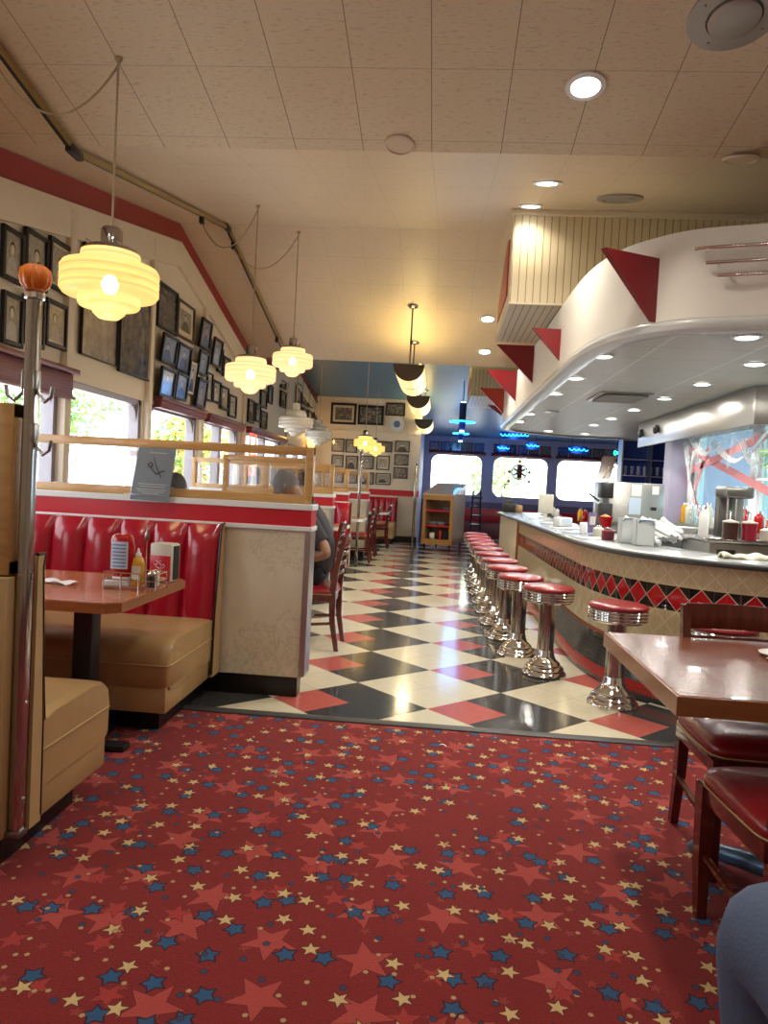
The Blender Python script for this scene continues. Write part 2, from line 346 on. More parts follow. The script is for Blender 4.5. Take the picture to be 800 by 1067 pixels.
# ------------------------------------------------------------------ mesh builder
class MB:
    def __init__(s): s.bm = bmesh.new(); s.mi = 0; s.uv = s.bm.loops.layers.uv.new('UVMap')
    def m(s, i): s.mi = i; return s
    def _fin(s, faces):
        for f in faces: f.material_index = s.mi
    def box(s, c, d, rz=0, bev=0, rx=0, ry=0, seg=2):
        v0 = set(s.bm.verts)
        r = bmesh.ops.create_cube(s.bm, size=1)
        vs = r['verts']; mt = Matrix.Translation(c) @ Matrix.Rotation(rz, 4, 'Z') @ Matrix.Rotation(rx, 4, 'X') @ Matrix.Rotation(ry, 4, 'Y') @ Matrix.Diagonal((d[0], d[1], d[2], 1))
        bmesh.ops.transform(s.bm, matrix=mt, verts=vs)
        fs = {f for v in vs for f in v.link_faces}
        if bev:
            es = list({e for v in vs for e in v.link_edges})
            r = bmesh.ops.bevel(s.bm, geom=es, offset=bev, segments=seg, affect='EDGES', profile=.5)
            fs = {f for f in fs if f.is_valid} | set(r['faces'])
        s._fin(fs); return s
    def b2(s, a, b, bev=0, seg=2):
        return s.box([(a[i]+b[i])/2 for i in range(3)], [abs(b[i]-a[i]) for i in range(3)], bev=bev, seg=seg)
    def rings(s, rings, closed=True, cap=True):
        V = [[s.bm.verts.new(p) for p in r] for r in rings]; fs = []
        n = len(V[0])
        for i in range(len(V)-1):
            for j in range(n if closed else n-1):
                k = (j+1) % n
                try: fs.append(s.bm.faces.new((V[i][j], V[i][k], V[i+1][k], V[i+1][j])))
                except ValueError: pass
        if cap and closed:
            for r in (V[0][::-1], V[-1]):
                try: fs.append(s.bm.faces.new(r))
                except ValueError: pass
        s._fin(fs); return s
    def cyl(s, p0, p1, r0, r1=None, seg=16, cap=True):
        p0, p1 = Vector(p0), Vector(p1); r1 = r0 if r1 is None else r1
        d = (p1-p0).normalized(); a = d.orthogonal().normalized(); b = d.cross(a)
        rg = [[p+(a*math.cos(t*2*PI/seg)+b*math.sin(t*2*PI/seg))*r for t in range(seg)] for p, r in ((p0, r0), (p1, r1))]
        return s.rings(rg, cap=cap)
    def tube(s, pts, r, seg=8, cap=True):
        pts = [Vector(p) for p in pts]; rg = []; a = None
        for i, p in enumerate(pts):
            d = (pts[min(i+1, len(pts)-1)]-pts[max(i-1, 0)]).normalized()
            if a is None: a = d.orthogonal().normalized()
            else: a = (a-d*a.dot(d)).normalized()
            b = d.cross(a); rr = r[i] if isinstance(r, (list, tuple)) else r
            rg.append([p+(a*math.cos(t*2*PI/seg)+b*math.sin(t*2*PI/seg))*rr for t in range(seg)])
        return s.rings(rg, cap=cap)
    def lathe(s, prof, c=(0, 0, 0), seg=32, sx=1, sy=1, cap=True, fn=None):
        rg = []
        for r, z in prof:
            rg.append([Vector((c[0]+sx*max(r, 1e-4)*(fn(t*2*PI/seg) if fn else 1)*math.cos(t*2*PI/seg), c[1]+sy*max(r, 1e-4)*(fn(t*2*PI/seg) if fn else 1)*math.sin(t*2*PI/seg), c[2]+z)) for t in range(seg)])
        return s.rings(rg, cap=cap)
    def prism(s, poly, a, b, axis='z'):
        def P(p, h): return {'z': (p[0], p[1], h), 'y': (p[0], h, p[1]), 'x': (h, p[0], p[1])}[axis]
        return s.rings([[P(p, a) for p in poly], [P(p, b) for p in poly]])
    def quad(s, pts, uv=True):
        vs = [s.bm.verts.new(p) for p in pts]; f = s.bm.faces.new(vs); f.material_index = s.mi
        if uv and len(pts) == 4:
            for l, q in zip(f.loops, ((0, 0), (1, 0), (1, 1), (0, 1))): l[s.uv].uv = q
        return s
    def grid(s, nu, nv, fn, uvfn=None, closed=False):
        V = [[s.bm.verts.new(fn(i/nu, j/nv)) for j in range(nv+1)] for i in range(nu+1)]
        for i in range(nu):
            for j in range(nv):
                f = s.bm.faces.new((V[i][j], V[i+1][j], V[i+1][j+1], V[i][j+1])); f.material_index = s.mi
                if uvfn:
                    for l, (a, b) in zip(f.loops, ((i, j), (i+1, j), (i+1, j+1), (i, j+1))): l[s.uv].uv = uvfn(a/nu, b/nv)
        return s
    def build(s, name, mats, parent=None, world=False, ang=40, recalc=True, **tagkw):
        if recalc: bmesh.ops.recalc_face_normals(s.bm, faces=s.bm.faces)
        me = bpy.data.meshes.new(name); s.bm.to_mesh(me); s.bm.free()
        for m in (mats if isinstance(mats, (list, tuple)) else [mats]): me.materials.append(m)
        me.shade_smooth(); me.set_sharp_from_angle(angle=math.radians(ang))
        o = bpy.data.objects.new(name, me); COL.objects.link(o)
        if parent is not None:
            o.parent = parent; W[o.name] = W[parent.name]
            if world: me.transform(W[parent.name].inverted())
        else: W[o.name] = Matrix.Identity(4)
        if tagkw: tag(o, **tagkw)
        BUILT.append(o)
        return o
def tag(o, label=None, cat=None, group=None, kind=None):
    if label: o['label'] = label
    if cat: o['category'] = cat
    if group: o['group'] = group
    if kind: o['kind'] = kind
    return o
def empty(name, loc, label, cat, group=None, rz=0):
    o = bpy.data.objects.new(name, None); COL.objects.link(o); o.location = loc; o.rotation_euler = (0, 0, rz); o.empty_display_size = .1
    W[o.name] = Matrix.Translation(loc) @ Matrix.Rotation(rz, 4, 'Z')
    return tag(o, label, cat, group)
def kids(o): return [c for c in bpy.data.objects if c.parent == o]
BUILT = []
def dup(o, loc=None, rz=None, label=None, group=None, parent=None, scale=None):
    c = o.copy(); COL.objects.link(c)
    if parent is not None: c.parent = parent
    if loc is not None: c.location = loc
    if rz is not None: c.rotation_euler = (0, 0, rz)
    if scale is not None: c.scale = (scale,)*3
    if label: c['label'] = label
    if group: c['group'] = group
    for k in kids(o): dup(k, parent=c)
    return c
def struct(o): o['kind'] = 'structure'; return o
def area(loc, size, power, color=(1, .93, .82), rot=(0, 0, 0), shape='DISK', sy=None, spread=None):
    l = bpy.data.lights.new('lamp_light', 'AREA'); l.shape = shape; l.size = size; l.energy = power; l.color = color
    if sy: l.size_y = sy
    if spread: l.spread = spread
    o = bpy.data.objects.new('lamp_light', l); o.location = loc; o.rotation_euler = rot; COL.objects.link(o); return o
def point(loc, power, color=(1, .8, .5), r=.05):
    l = bpy.data.lights.new('bulb_light', 'POINT'); l.energy = power; l.color = color; l.shadow_soft_size = r
    o = bpy.data.objects.new('bulb_light', l); o.location = loc; COL.objects.link(o); return o

# ================================================================== SHELL
LX = -2.9; RX = 5.2; Y0 = -2.0; YB = 20.0; FWY = 16.6; FWX = -.5
ZIG = [(-2.0, 4.58), (4.5, 3.28), (7.7, 3.92), (11.0, 3.09), (14.0, 3.6), (20.0, 2.66)]
def zc(y):
    for (a, za), (b, zb) in zip(ZIG, ZIG[1:]):
        if y <= b: return za+(zb-za)*(y-a)/(b-a)
    return ZIG[-1][1]
struct(MB().b2((LX, 3.92, -.05), (RX, YB, 0)).build('floor_tiles', m_tile))
struct(MB().b2((LX, Y0, -.05), (RX, 3.90, .006)).build('floor_carpet', m_carpet))
struct(MB().b2((LX, 3.86, 0), (RX, 3.935, .014), bev=.005).build('trim_1', pm('dark_rubber_strip', (.05, .05, .052), .5)))
for i in range(5):
    (a, za), (b, zb) = ZIG[i], ZIG[i+1]
    mb = MB(); mb.prism([(a, za), (b, zb), (b, zb+.12), (a, za+.12)], LX-.1, RX, 'x')
    struct(mb.build('ceiling_'+str(i+1), m_ceilb if i >= 3 else (m_ceil2 if i else m_ceil)))
# left wall with window openings
wins = [(1.2, 2.95), (3.25, 5.40), (5.50, 6.95), (7.12, 8.55), (8.72, 10.35), (10.75, 13.2), (13.7, 15.9)]
SZ, TZ = .98, 1.96
def wall_with_openings(name, mats, ops, fixed, z0, ztop, span, axis, th):
    # axis 'y': wall runs along y at x=fixed ; axis 'x': along x at y=fixed
    mb = MB()
    def slab(a, b, za, zb):
        if axis == 'y': mb.b2((fixed-th, a, za), (fixed, b, zb))
        else: mb.b2((a, fixed, za), (b, fixed+th, zb))
    slab(span[0], span[1], 0, z0)
    cur = span[0]
    for a, b in ops: slab(cur, a, z0, ztop); cur = b
    slab(cur, span[1], z0, ztop)
    return mb
mb = wall_with_openings('wall_left', None, wins, LX, SZ, TZ, (Y0, FWY+.1), 'y', .14)
ys = [Y0]+[z[0] for z in ZIG[1:] if z[0] < FWY]+[FWY+.1]
mb.prism([(Y0, TZ)]+[(FWY+.1, TZ)]+[(y, zc(y)+.05) for y in ys[::-1]], LX-.14, LX, 'x')
struct(mb.build('wall_left', m_wall))
# red stripe following the ceiling
pts = [(y, zc(y)) for y in ys]
poly = [(y, z-.015) for y, z in pts]+[(y, z-.19) for y, z in pts[::-1]]
mb = MB()
for i in range(len(pts)-1):
    (a, za), (b, zb) = pts[i], pts[i+1]
    mb.prism([(a, za-.01), (b, zb-.01), (b, zb-.20), (a, za-.20)], LX-.01, LX+.012, 'x')
struct(mb.build('trim_2', m_redp))
# cream raised border under the stripe and pilasters between the windows
mb = MB()
for i in range(len(pts)-1):
    (a, za), (b, zb) = pts[i], pts[i+1]
    mb.prism([(a, za-.20), (b, zb-.20), (b, zb-.46), (a, za-.46)], LX-.01, LX+.04, 'x')
struct(mb.build('trim_3', m_wall))
k = 4
for y in (3.1, 5.45, 7.03, 8.63, 10.5, 13.45):
    top = zc(y)-.25; mb = MB(); mb.b2((LX-.01, y-.045, SZ-.2), (LX+.045, y+.045, top), bev=.008)
    struct(mb.build('trim_'+str(k), m_wall)); k += 1
mb = MB(); mb.b2((LX-.02, Y0, SZ-.04), (LX+.1, FWY, SZ), bev=.01); struct(mb.build('trim_'+str(k), m_wall)); k += 1
# left windows
for i, (a, b) in enumerate(wins):
    w = MB(); t = .05
    w.b2((LX-.12, a, SZ), (LX-.02, a+t, TZ)).b2((LX-.12, b-t, SZ), (LX-.02, b, TZ)).b2((LX-.12, a, SZ), (LX-.02, b, SZ+t)).b2((LX-.12, a, TZ-t), (LX-.02, b, TZ))
    if b-a > 1.6: w.b2((LX-.12, (a+b)/2-.06, SZ), (LX-.02, (a+b)/2+.06, TZ))
    # rounded upper corners
    for sgn, yy in ((1, a+t), (-1, b-t)):
        w.prism([(yy, TZ-t), (yy+sgn*.16, TZ-t), (yy+sgn*.08, TZ-t-.02), (yy+sgn*.03, TZ-t-.06), (yy, TZ-t-.16)], LX-.10, LX-.04, 'x')
    root = w.build('window_'+str(i+1), m_winframe); struct(root)
    MB().b2((LX-.075, a+t, SZ+t), (LX-.069, b-t, TZ-t)).build('glass_pane', m_glass, root)
# far-left picture wall, side wall, window wall
mb = MB(); mb.b2((LX, FWY, 0), (FWX, FWY+.12, 3.45)); struct(mb.build('wall_far', m_wall))
mb = MB(); mb.b2((FWX-.12, FWY+.12, 0), (FWX, YB, 3.3)); struct(mb.build('wall_side', m_wallb))
struct(MB().b2((LX, FWY-.012, 1.04), (FWX+.012, FWY, 1.17)).build('trim_'+str(k), m_redband)); k += 1
struct(MB().b2((LX, FWY-.03, 2.42), (FWX+.012, FWY, 2.46)).build('trim_'+str(k), m_wall)); k += 1
struct(MB().b2((LX, FWY-.03, 3.02+.24), (FWX+.012, FWY, 3.32)).build('trim_'+str(k), m_wall)); k += 1
struct(MB().b2((LX, FWY-.02, 0), (FWX+.02, FWY, .14)).build('baseboard_far', m_black))
wfar = [(-.33, 1.12), (1.33, 2.86), (3.02, 4.75)]; BZ0, BZ1 = 1.07, 2.22
mb = wall_with_openings('w', None, wfar, YB, BZ0, BZ1, (FWX-.12, RX), 'x', .15); mb.b2((FWX-.12, YB, BZ1), (RX, YB+.15, 3.2))
struct(mb.build('wall_window_end', m_wallb))
struct(MB().b2((FWX, YB-.02, .0), (RX, YB, .95)).build('trim_'+str(k), m_walld)); k += 1
for i, (a, b) in enumerate(wfar):
    w = MB(); t = .05
    w.b2((a, YB+.02, BZ0), (a+t, YB+.1, BZ1)).b2((b-t, YB+.02, BZ0), (b, YB+.1, BZ1)).b2((a, YB+.02, BZ0), (b, YB+.1, BZ0+t)).b2((a, YB+.02, BZ1-t), (b, YB+.1, BZ1))
    for sx, xx in ((1, a+t), (-1, b-t)):
        for sz, zz in ((1, BZ0+t), (-1, BZ1-t)):
            arc = [(xx, zz)]+[(xx+sx*.2*(1-math.cos(q)), zz+sz*.2*(1-math.sin(q))) for q in [PI/2*j/6 for j in range(7)]]
            w.prism(arc, YB+.02, YB+.1, 'y')
    root = w.build('window_'+str(8+i), m_wallb); struct(root)
    MB().b2((a+t, YB+.05, BZ0+t), (b-t, YB+.056, BZ1-t)).build('glass_pane', m_glass, root)
# right side
KX = 3.25
struct(MB().b2((RX, Y0, 0), (RX+.12, 5.6, 4.7)).build('wall_right', m_wall)); struct(MB().b2((RX, 10.25, 0), (RX+.12, YB, 4.7)).build('wall_right_far', m_wallb))
struct(MB().b2((KX+.12, 5.5, 0), (RX, 5.6, 4.7)).build('wall_kitchen_front', m_wall)); struct(MB().b2((KX, 10.25, 0), (RX, 10.35, 4.7)).build('wall_kitchen_back', m_wallb))
struct(MB().b2((LX, Y0-.12, 0), (RX, Y0, 4.7)).build('wall_behind', m_wall))
# kitchen window wall x=KX, y 5.8..10
kw = [(6.2, 7.9), (8.1, 9.8)]
mb = wall_with_openings('k', None, kw, KX+.12, 1.05, 2.12, (5.6, 10.2), 'y', .12); mb.b2((KX, 5.6, 2.12), (KX+.12, 10.25, 4.2))
struct(mb.build('wall_kitchen', m_whitetrim))
for i, (a, b) in enumerate(kw):
    w = MB(); t = .04
    w.b2((KX+.02, a, 1.05), (KX+.08, a+t, 2.12)).b2((KX+.02, b-t, 1.05), (KX+.08, b, 2.12)).b2((KX+.02, a, 1.05), (KX+.08, b, 1.09)).b2((KX+.02, a, 2.08), (KX+.08, b, 2.12))
    root = w.build('window_'+str(11+i), m_whitetrim); struct(root)
    MB().b2((KX+.045, a+t, 1.09), (KX+.051, b-t, 2.08)).build('glass_pane', m_glassk, root)
mb = MB(); mb.b2((2.98, 9.95, 0), (3.25, 10.25, 2.3), bev=.01); mb.m(1).b2((3.215, 9.93, 0), (3.24, 9.96, 2.2)); struct(mb.build('wall_pillar', [m_wallb, m_maroon]))

# ================================================================== CEILING FITTINGS
def ceil_pt(px, py):
    d = ray(px, py)
    best = None
    for (a, za), (b, zb) in zip(ZIG, ZIG[1:]):
        s = (zb-za)/(b-a); den = d.z-s*d.y
        if abs(den) < 1e-6: continue
        t = (za-s*a-H)/den; y = d.y*t
        if t > 0 and a <= y <= b:
            if best is None or t < best[0]: best = (t, s)
    return CAM+d*best[0], math.atan(best[1])
for i, (px, py, lab) in enumerate([(610, 89, 'largest bright recessed ceiling downlight above the near dining area'), (570, 190, 'recessed downlight right of the ceiling fold, in front of grey vent'),
        (553, 214, 'recessed downlight on the rising ceiling nearest the slatted box'), (508, 332, 'recessed downlight left of the near slatted box'), (505, 366, 'small recessed downlight below and behind the other one by the slatted box')]):
    p, sl = ceil_pt(px, py)
    e = empty('recessed_downlight', p, lab, 'ceiling light', 'recessed lights in the cream tile ceiling'); e.rotation_euler = (sl, 0, 0)
    MB().lathe([(.072, -.002), (.10, -.003), (.102, -.010), (.075, -.014)], seg=32, cap=False).build('trim_ring', m_whitetrim, e)
    MB().lathe([(.0, -.006), (.075, -.006), (.075, -.002)], seg=32).build('lens', m_disc, e)
    area(p+Vector((0, 0, -.03)), .14, 4 if i == 2 else 22, (1, .9, .75), (sl, 0, 0), spread=2.2)
for px, py, lab, r in [(416, 150, 'round cream ceiling speaker cover at the ceiling fold, left one', .09), (772, 165, 'round cream ceiling speaker cover near the right edge', .10)]:
    p, sl = ceil_pt(px, py); e = empty('ceiling_speaker', p, lab, 'ceiling speaker'); e.rotation_euler = (sl, 0, 0)
    MB().lathe([(r, .0), (r, -.012), (r*.86, -.016), (r*.84, -.010), (.001, -.010)], seg=36).build('cover', m_discoff, e)
p, sl = ceil_pt(765, 15); e = empty('ceiling_vent', p, 'large round grey metal ceiling vent with a darker inner disc', 'ceiling vent'); e.rotation_euler = (sl, 0, 0)
MB().lathe([(.20, 0), (.20, -.012), (.12, -.02), (.115, -.01)], seg=40, cap=False).build('flange', m_vent, e)
MB().lathe([(.115, -.008), (.112, -.03), (.09, -.036), (.001, -.036)], seg=40).build('damper_disc', m_vent, e)
mb = MB()
for a in range(4): mb.lathe([(.006, -.012), (.006, -.020), (.001, -.021)], (.16*math.cos(a*PI/2+.4), .16*math.sin(a*PI/2+.4), 0), 10)
mb.build('screw', m_steeld, e)
p, sl = ceil_pt(646, 206); e = empty('ceiling_vent', p, 'small round grey ceiling vent beyond the ceiling fold', 'ceiling vent'); e.rotation_euler = (sl, 0, 0)
MB().lathe([(.17, 0), (.17, -.015), (.13, -.02), (.125, -.008), (.10, -.025), (.06, -.012), (.001, -.012)], seg=36).build('flange', m_vent, e)

# track rail
TX = -2.38
e = empty('ceiling_track', (TX, 4.5, 3.26), 'long thin brass and black lighting track following the folded ceiling', 'track')
tp = [(-.5, zc(-.5)), (4.5, 3.28), (7.7, 3.92), (10.9, zc(10.9))]
for i in range(3):
    (a, za), (b, zb) = tp[i], tp[i+1]
    MB().prism([(a, za-.022), (b, zb-.022), (b, zb-.055), (a, za-.055)], TX-.018, TX+.006, 'x').build('track_rail', m_black, e, True)
    MB().prism([(a, za-.020), (b, zb-.020), (b, zb-.055), (a, za-.055)], TX+.006, TX+.02, 'x').build('brass_strip', m_brass, e, True)
for (a, za) in tp[1:3]: MB().b2((TX-.022, a-.08, za-.07), (TX+.024, a+.08, za-.015), bev=.01).build('connector', m_blackp, e, True)
for y in (3.62, 6.9, 7.95, 10.2): MB().b2((TX-.02, y-.03, zc(y)-.12), (TX+.02, y+.03, zc(y)-.05), bev=.005).build('track_adapter', m_blackp, e, True)
def swag(y0, p1, sag):
    a = Vector((TX, y0, zc(y0)-.11)); b = Vector(p1); return [a.lerp(b, t/14)+Vector((0, 0, -sag*4*(t/14)*(1-t/14))) for t in range(15)]

# pendants
PROF = [(.075, .205), (.155, .19), (.165, .145), (.158, .13), (.25, .12), (.262, .10), (.262, .078), (.255, .07), (.262, .06), (.262, .035), (.255, .027), (.262, .017), (.262, -.01), (.245, -.03), (.165, -.035), (.165, -.075), (.155, -.088), (.095, -.092), (.085, -.12), (.055, -.145), (.001, -.155)]
def pendant(x, y, z, scale, shade, label, group, lit=True, hook=None, sw=None):
    e = empty('pendant_lamp', (x, y, z), label, 'pendant lamp', group)
    sh = MB().lathe([(r*scale/.5*.95, zz*scale/.5) for r, zz in PROF], seg=48, cap=False).build('glass_shade', shade, e, ang=60)
    k = scale/.5
    MB().lathe([(.15*k, .192*k), (.13*k, .215*k), (.06*k, .225*k), (.055*k, .23*k), (.055*k, .31*k), (.045*k, .325*k), (.001, .33*k)], seg=28).build('socket_cap', m_chromed if lit else m_shadew, e)
    if lit: MB().lathe([(.001, .055*k), (.03*k, .04*k), (.045*k, .0), (.03*k, -.04*k), (.001, -.05*k)], (0, 0, .03), 16).build('bulb', m_bulb, e)
    top = zc(y)-z
    MB().cyl((0, 0, .3*k), (0, 0, top-.03), .006, seg=8).build('cord', m_cord, e)
    MB().lathe([(.02, top), (.02, top-.01), (.006, top-.03), (.006, top-.05)], seg=10).build('ceiling_hook', m_cord, e)
    if sw: MB().tube(swag(sw, (x, y, zc(y)-.04), .28), .006, 6).build('swag_cord', m_cord, e, True)
    return e
G1 = 'lit stepped glass pendant lamps over the window booths'
pendant(-1.79, 3.8, 2.22, .50, m_shade, 'largest lit yellow stepped glass pendant above the nearest booth', G1, sw=3.62)
pendant(-1.74, 6.5, 2.16, .45, m_shade2, 'lit cream stepped glass pendant hanging lower, left of a pair', G1, sw=6.9)
pendant(-1.64, 7.8, 2.50, .43, m_shade2, 'lit cream stepped glass pendant hanging higher, right of a pair', G1, sw=7.95)
G2 = 'unlit white stepped glass pendants'
pendant(-2.12, 10.5, 2.05, .50, m_shadew, 'unlit white glass pendant, nearer of the two white ones', G2, False)
pendant(-2.2, 13.0, 2.05, .48, m_shadew, 'unlit white glass pendant, farther of the two beside the wall sconce', G2, False)
G3 = 'small yellow pendants before the far picture wall'
pendant(-1.42, 13.5, 1.98, .42, m_shadey, 'lit yellow glass pendant before far picture wall, bigger and left', G3)
pendant(-1.40, 15.4, 1.98, .40, m_shadey, 'lit yellow glass pendant before far picture wall, smaller and right', G3)

# trough lights
for i, (y, L, lab) in enumerate([(9.1, 1.5, 'largest and nearest of three half-round trough lights over the aisle'), (12.2, 1.4, 'middle of three half-round trough lights over the aisle'), (15.6, 1.5, 'farthest of three half-round trough lights over the aisle')]):
    x, zt, r = -.47+.02*i, 2.75-(.07 if i == 2 else 0), .19
    e = empty('trough_light', (x, y, zt), lab, 'hanging light', 'half-round trough lights down the aisle')
    half = [(r*math.cos(PI+PI*j/16), r*math.sin(PI+PI*j/16)) for j in range(17)]
    MB().rings([[(px, yy, pz) for px, pz in half] for yy in (.02, L*.5-.01)], closed=False).build('glass_half', m_trough, e)
    MB().rings([[(px, yy, pz) for px, pz in half] for yy in (L*.5+.01, L-.02)], closed=False).build('glass_half', m_trough, e)
    MB().rings([[(px*1.02, yy, pz*1.02) for px, pz in half] for yy in (L*.5-.012, L*.5+.012)], closed=False).build('centre_band', m_brownm, e)
    for yy in (0, L): MB().prism(half, yy-.015, yy+.015, 'y').build('end_cap', m_brownm, e)
    MB().box((0, L/2, .005), (2*r*1.02, L, .02)).build('top_plate', m_brownm, e)
    for yy in (.2, 1.2):
        zz = zc(y+yy)-zt
        MB().cyl((0, yy, 0), (0, yy, zz), .012, seg=10).build('rod', m_chromed, e)
        MB().lathe([(.001, zz-.03), (.05, zz-.025), (.07, zz-.005), (.07, zz)], (0, yy, 0), 20).build('ceiling_canopy', m_chromed, e)
# blue neon pendants
for y, lab in ((15.0, 'blue neon stepped pendant, nearer and bigger, before the end windows'), (18.2, 'blue neon stepped pendant, farther and smaller, before the end windows')):
    x = .36 if y < 16 else .42
    e = empty('neon_pendant', (x, y, 2.62), lab, 'pendant lamp', 'blue neon pendants near the end windows')
    MB().lathe([(.001, -.18), (.06, -.15), (.07, -.06), (.07, .38), (.001, .4)], seg=20).build('stem', m_cobalt, e)
    for rr, zz in ((.25 if y < 16 else .19, .0),):
        MB().tube([(rr*math.cos(a*PI/16), rr*math.sin(a*PI/16), zz) for a in range(33)], .012, 8, False).build('neon_ring', m_neonb, e)
        MB().lathe([(.06, zz+.01), (rr, zz+.012), (rr, zz+.02), (.06, zz+.03)], seg=28, cap=False).build('saucer', m_cobalt, e)
    for zz in (.39, .2, -.19): MB().lathe([(.001, .02), (.05, .012), (.05, -.012), (.001, -.02)], (0, 0, zz), 16).build('white_light', m_neonw, e)
    MB().cyl((0, 0, .38), (0, 0, zc(y)-2.62), .01, seg=8).build('rod', m_cobalt, e)
    point((x, y, 2.45), 16, (.12, .42, 1.0), .15)

# ================================================================== PICTURES
LW = LX+.012
def framed(cx, cy, cz, w, h, axis, label, group, fm=None, pic=None, border=.022, mount=0, tilt=0, name='framed_photo'):
    e = empty(name, (cx, cy, cz), label, 'picture', group)
    fm = fm or m_frame; pic = pic or m_port
    mb = MB(); d = .03
    for sx in (-1, 1): mb.box((sx*(w/2-border/2), -d/2, 0), (border, d, h), bev=.003, seg=1)
    for sz in (-1, 1): mb.box((0, -d/2, sz*(h/2-border/2)), (w-2*border, d, border), bev=.003, seg=1)
    mb.m(1).box((0, -.004, 0), (w*.96, .008, h*.96))
    f = mb.build('frame', [fm, m_frame], e)
    parts = [f]
    iw, ih = w/2-border, h/2-border
    if mount:
        parts.append(MB().quad([(-iw, -.010, -ih), (iw, -.010, -ih), (iw, -.010, ih), (-iw, -.010, ih)]).build('mount', m_matb, f, recalc=False)); iw -= mount; ih -= mount
    pq = MB().quad([(-iw, -.012, -ih), (iw, -.012, -ih), (iw, -.012, ih), (-iw, -.012, ih)]).build('print', pic, f, recalc=False)
    e.rotation_euler = (tilt, 0, PI/2 if axis == 'x' else 0)   # axis x: hangs on the left wall and faces +x
    return e
# (pxL, pyTopL, pyBotL, pxR, material, border, mount, label)
GL = 'framed pictures on the left wall above the windows'
LP = [(0.5, 232, 289, 22.5, m_port, .03, .0, 'black framed old portrait of a standing figure, at top row start'),
 (24, 235, 295, 47.5, m_port, .03, 0, 'black framed portrait directly above the pumpkin ornament'),
 (49.7, 244.4, 299, 71.8, m_port, .03, .02, 'black framed photo in upper row right of the pumpkin, left of the lit lamp'),
 (0.5, 301, 357, 21.6, m_port, .03, 0, 'black framed old photo in lower row at the photo\'s left edge'),
 (23, 305, 358, 44, m_port, .03, 0, 'black framed photo in lower row hidden behind the chrome post'),
 (46, 309, 359, 68, m_port, .03, .02, 'black framed photo in lower row right of the chrome post'),
 (86, 247.5, 370, 122, m_poster, .008, 0, 'large pale unframed looking poster behind the largest lamp'),
 (126, 265.5, 388, 160, m_posterd, .02, 0, 'large dark framed poster right of the largest lamp'),
 (163.4, 291, 340, 183.5, m_posterd, .03, 0, 'dark framed print with faint lettering, high beside the pilaster'),
 (184.3, 310, 350, 201, m_port, .025, .06, 'brown framed print with a wide cream mount'),
 (163, 345, 376, 178, m_portb, .03, 0, 'tilting black frame with blue shine, upper left of the group of four'),
 (179.5, 355, 384, 192.5, m_portb, .03, 0, 'tilting black frame with blue shine, upper right of the group of four'),
 (161, 380, 412, 176, m_portb, .03, 0, 'tilting black frame with blue shine, lower left of the group of four'),
 (177.6, 386, 415, 189.5, m_portb, .03, 0, 'tilting black frame with blue shine, lower right of the group of four'),
 (191, 374, 410, 198.5, m_port, .006, .03, 'pale thin framed print between two columns of tilting frames'),
 (204, 329.5, 361, 214, m_portb, .03, 0, 'topmost tilting frame of the column of three beside the cord'),
 (202, 363, 389, 211.5, m_portb, .03, 0, 'middle tilting frame of the column of three beside the cord'),
 (200, 392, 423, 209.5, m_portb, .03, 0, 'lowest tilting frame of the column of three beside the cord'),
 (217, 350, 380, 225.5, m_portb, .03, 0, 'tilting blue tinged frame, first after the thin pilaster'),
 (226, 361, 387.5, 231, m_port, .03, 0, 'second black frame after the thin pilaster in upper row'),
 (231.8, 370, 392, 238.5, m_port, .03, 0, 'third black frame after the thin pilaster in upper row'),
 (214.5, 387, 417, 220, m_port, .02, .02, 'first black frame after the thin pilaster in lower row'),
 (221, 395, 419, 228.5, m_port, .025, 0, 'second black frame after the thin pilaster in lower row'),
 (229.2, 401, 426, 236.8, m_port, .025, 0, 'third black frame after the thin pilaster in lower row'),
 (237.8, 410, 434, 245, m_port, .03, .02, 'lowest black frame just left of the second lamp'),
 (258, 415, 440, 263.5, m_port, .03, 0, 'black frame under the second lamp, first of its cluster'),
 (265.5, 419.5, 439, 270.5, m_port, .03, 0, 'black frame under the second lamp, second of its cluster'),
 (271, 405, 424, 277, m_port, .03, 0, 'black frame under the second lamp, upper of its cluster'),
 (271.2, 427, 446, 277, m_port, .03, 0, 'black frame under the second lamp, lowest of its cluster'),
 (279, 400, 420, 283, m_port, .03, 0, 'narrow black frame between the two cream lamps'),
 (292, 395, 404, 297, m_port, .03, 0, 'small black frame right under the third lamp'),
 (292, 406, 424, 297, m_port, .03, 0, 'tall black frame above the nearer white pendant'),
 (308.5, 398, 430, 313, m_port, .03, 0, 'tall pale framed print past the far pilaster'),
 (314.5, 396, 421, 321, m_scn, .03, 0, 'dark framed print past the far pilaster, high up'),
 (314.5, 424, 436, 319, m_port, .03, 0, 'small dark frame past the far pilaster, low down left'),
 (321.8, 408, 424, 325.5, m_port, .03, 0, 'dark frame second past the far pilaster'),
 (320.5, 427, 440, 324.5, m_port, .03, 0, 'small dark frame above the farther white pendant'),
 (327, 416, 436, 331, m_port, .03, 0, 'last dark frame before the corner of the far wall')]
for i, (a, t, b, c, mt, bd, mo, lab) in enumerate(LP):
    p0, p1, q = atx(a, t, LW), atx(a, b, LW), atx(c, (t+b)/2, LW)
    y0, y1 = p0.y, q.y; h = p0.z-p1.z
    tl = -.10 if 'tilting' in lab else 0
    e = framed(LW, (y0+y1)/2, (p0.z+p1.z)/2, abs(y1-y0), h, 'x', lab, GL, m_framebr if 'brown' in lab else None, mt, bd, mo, tilt=0)
    if tl: e.rotation_euler = (.10, 0, PI/2); e.location.x += .04+h*.03
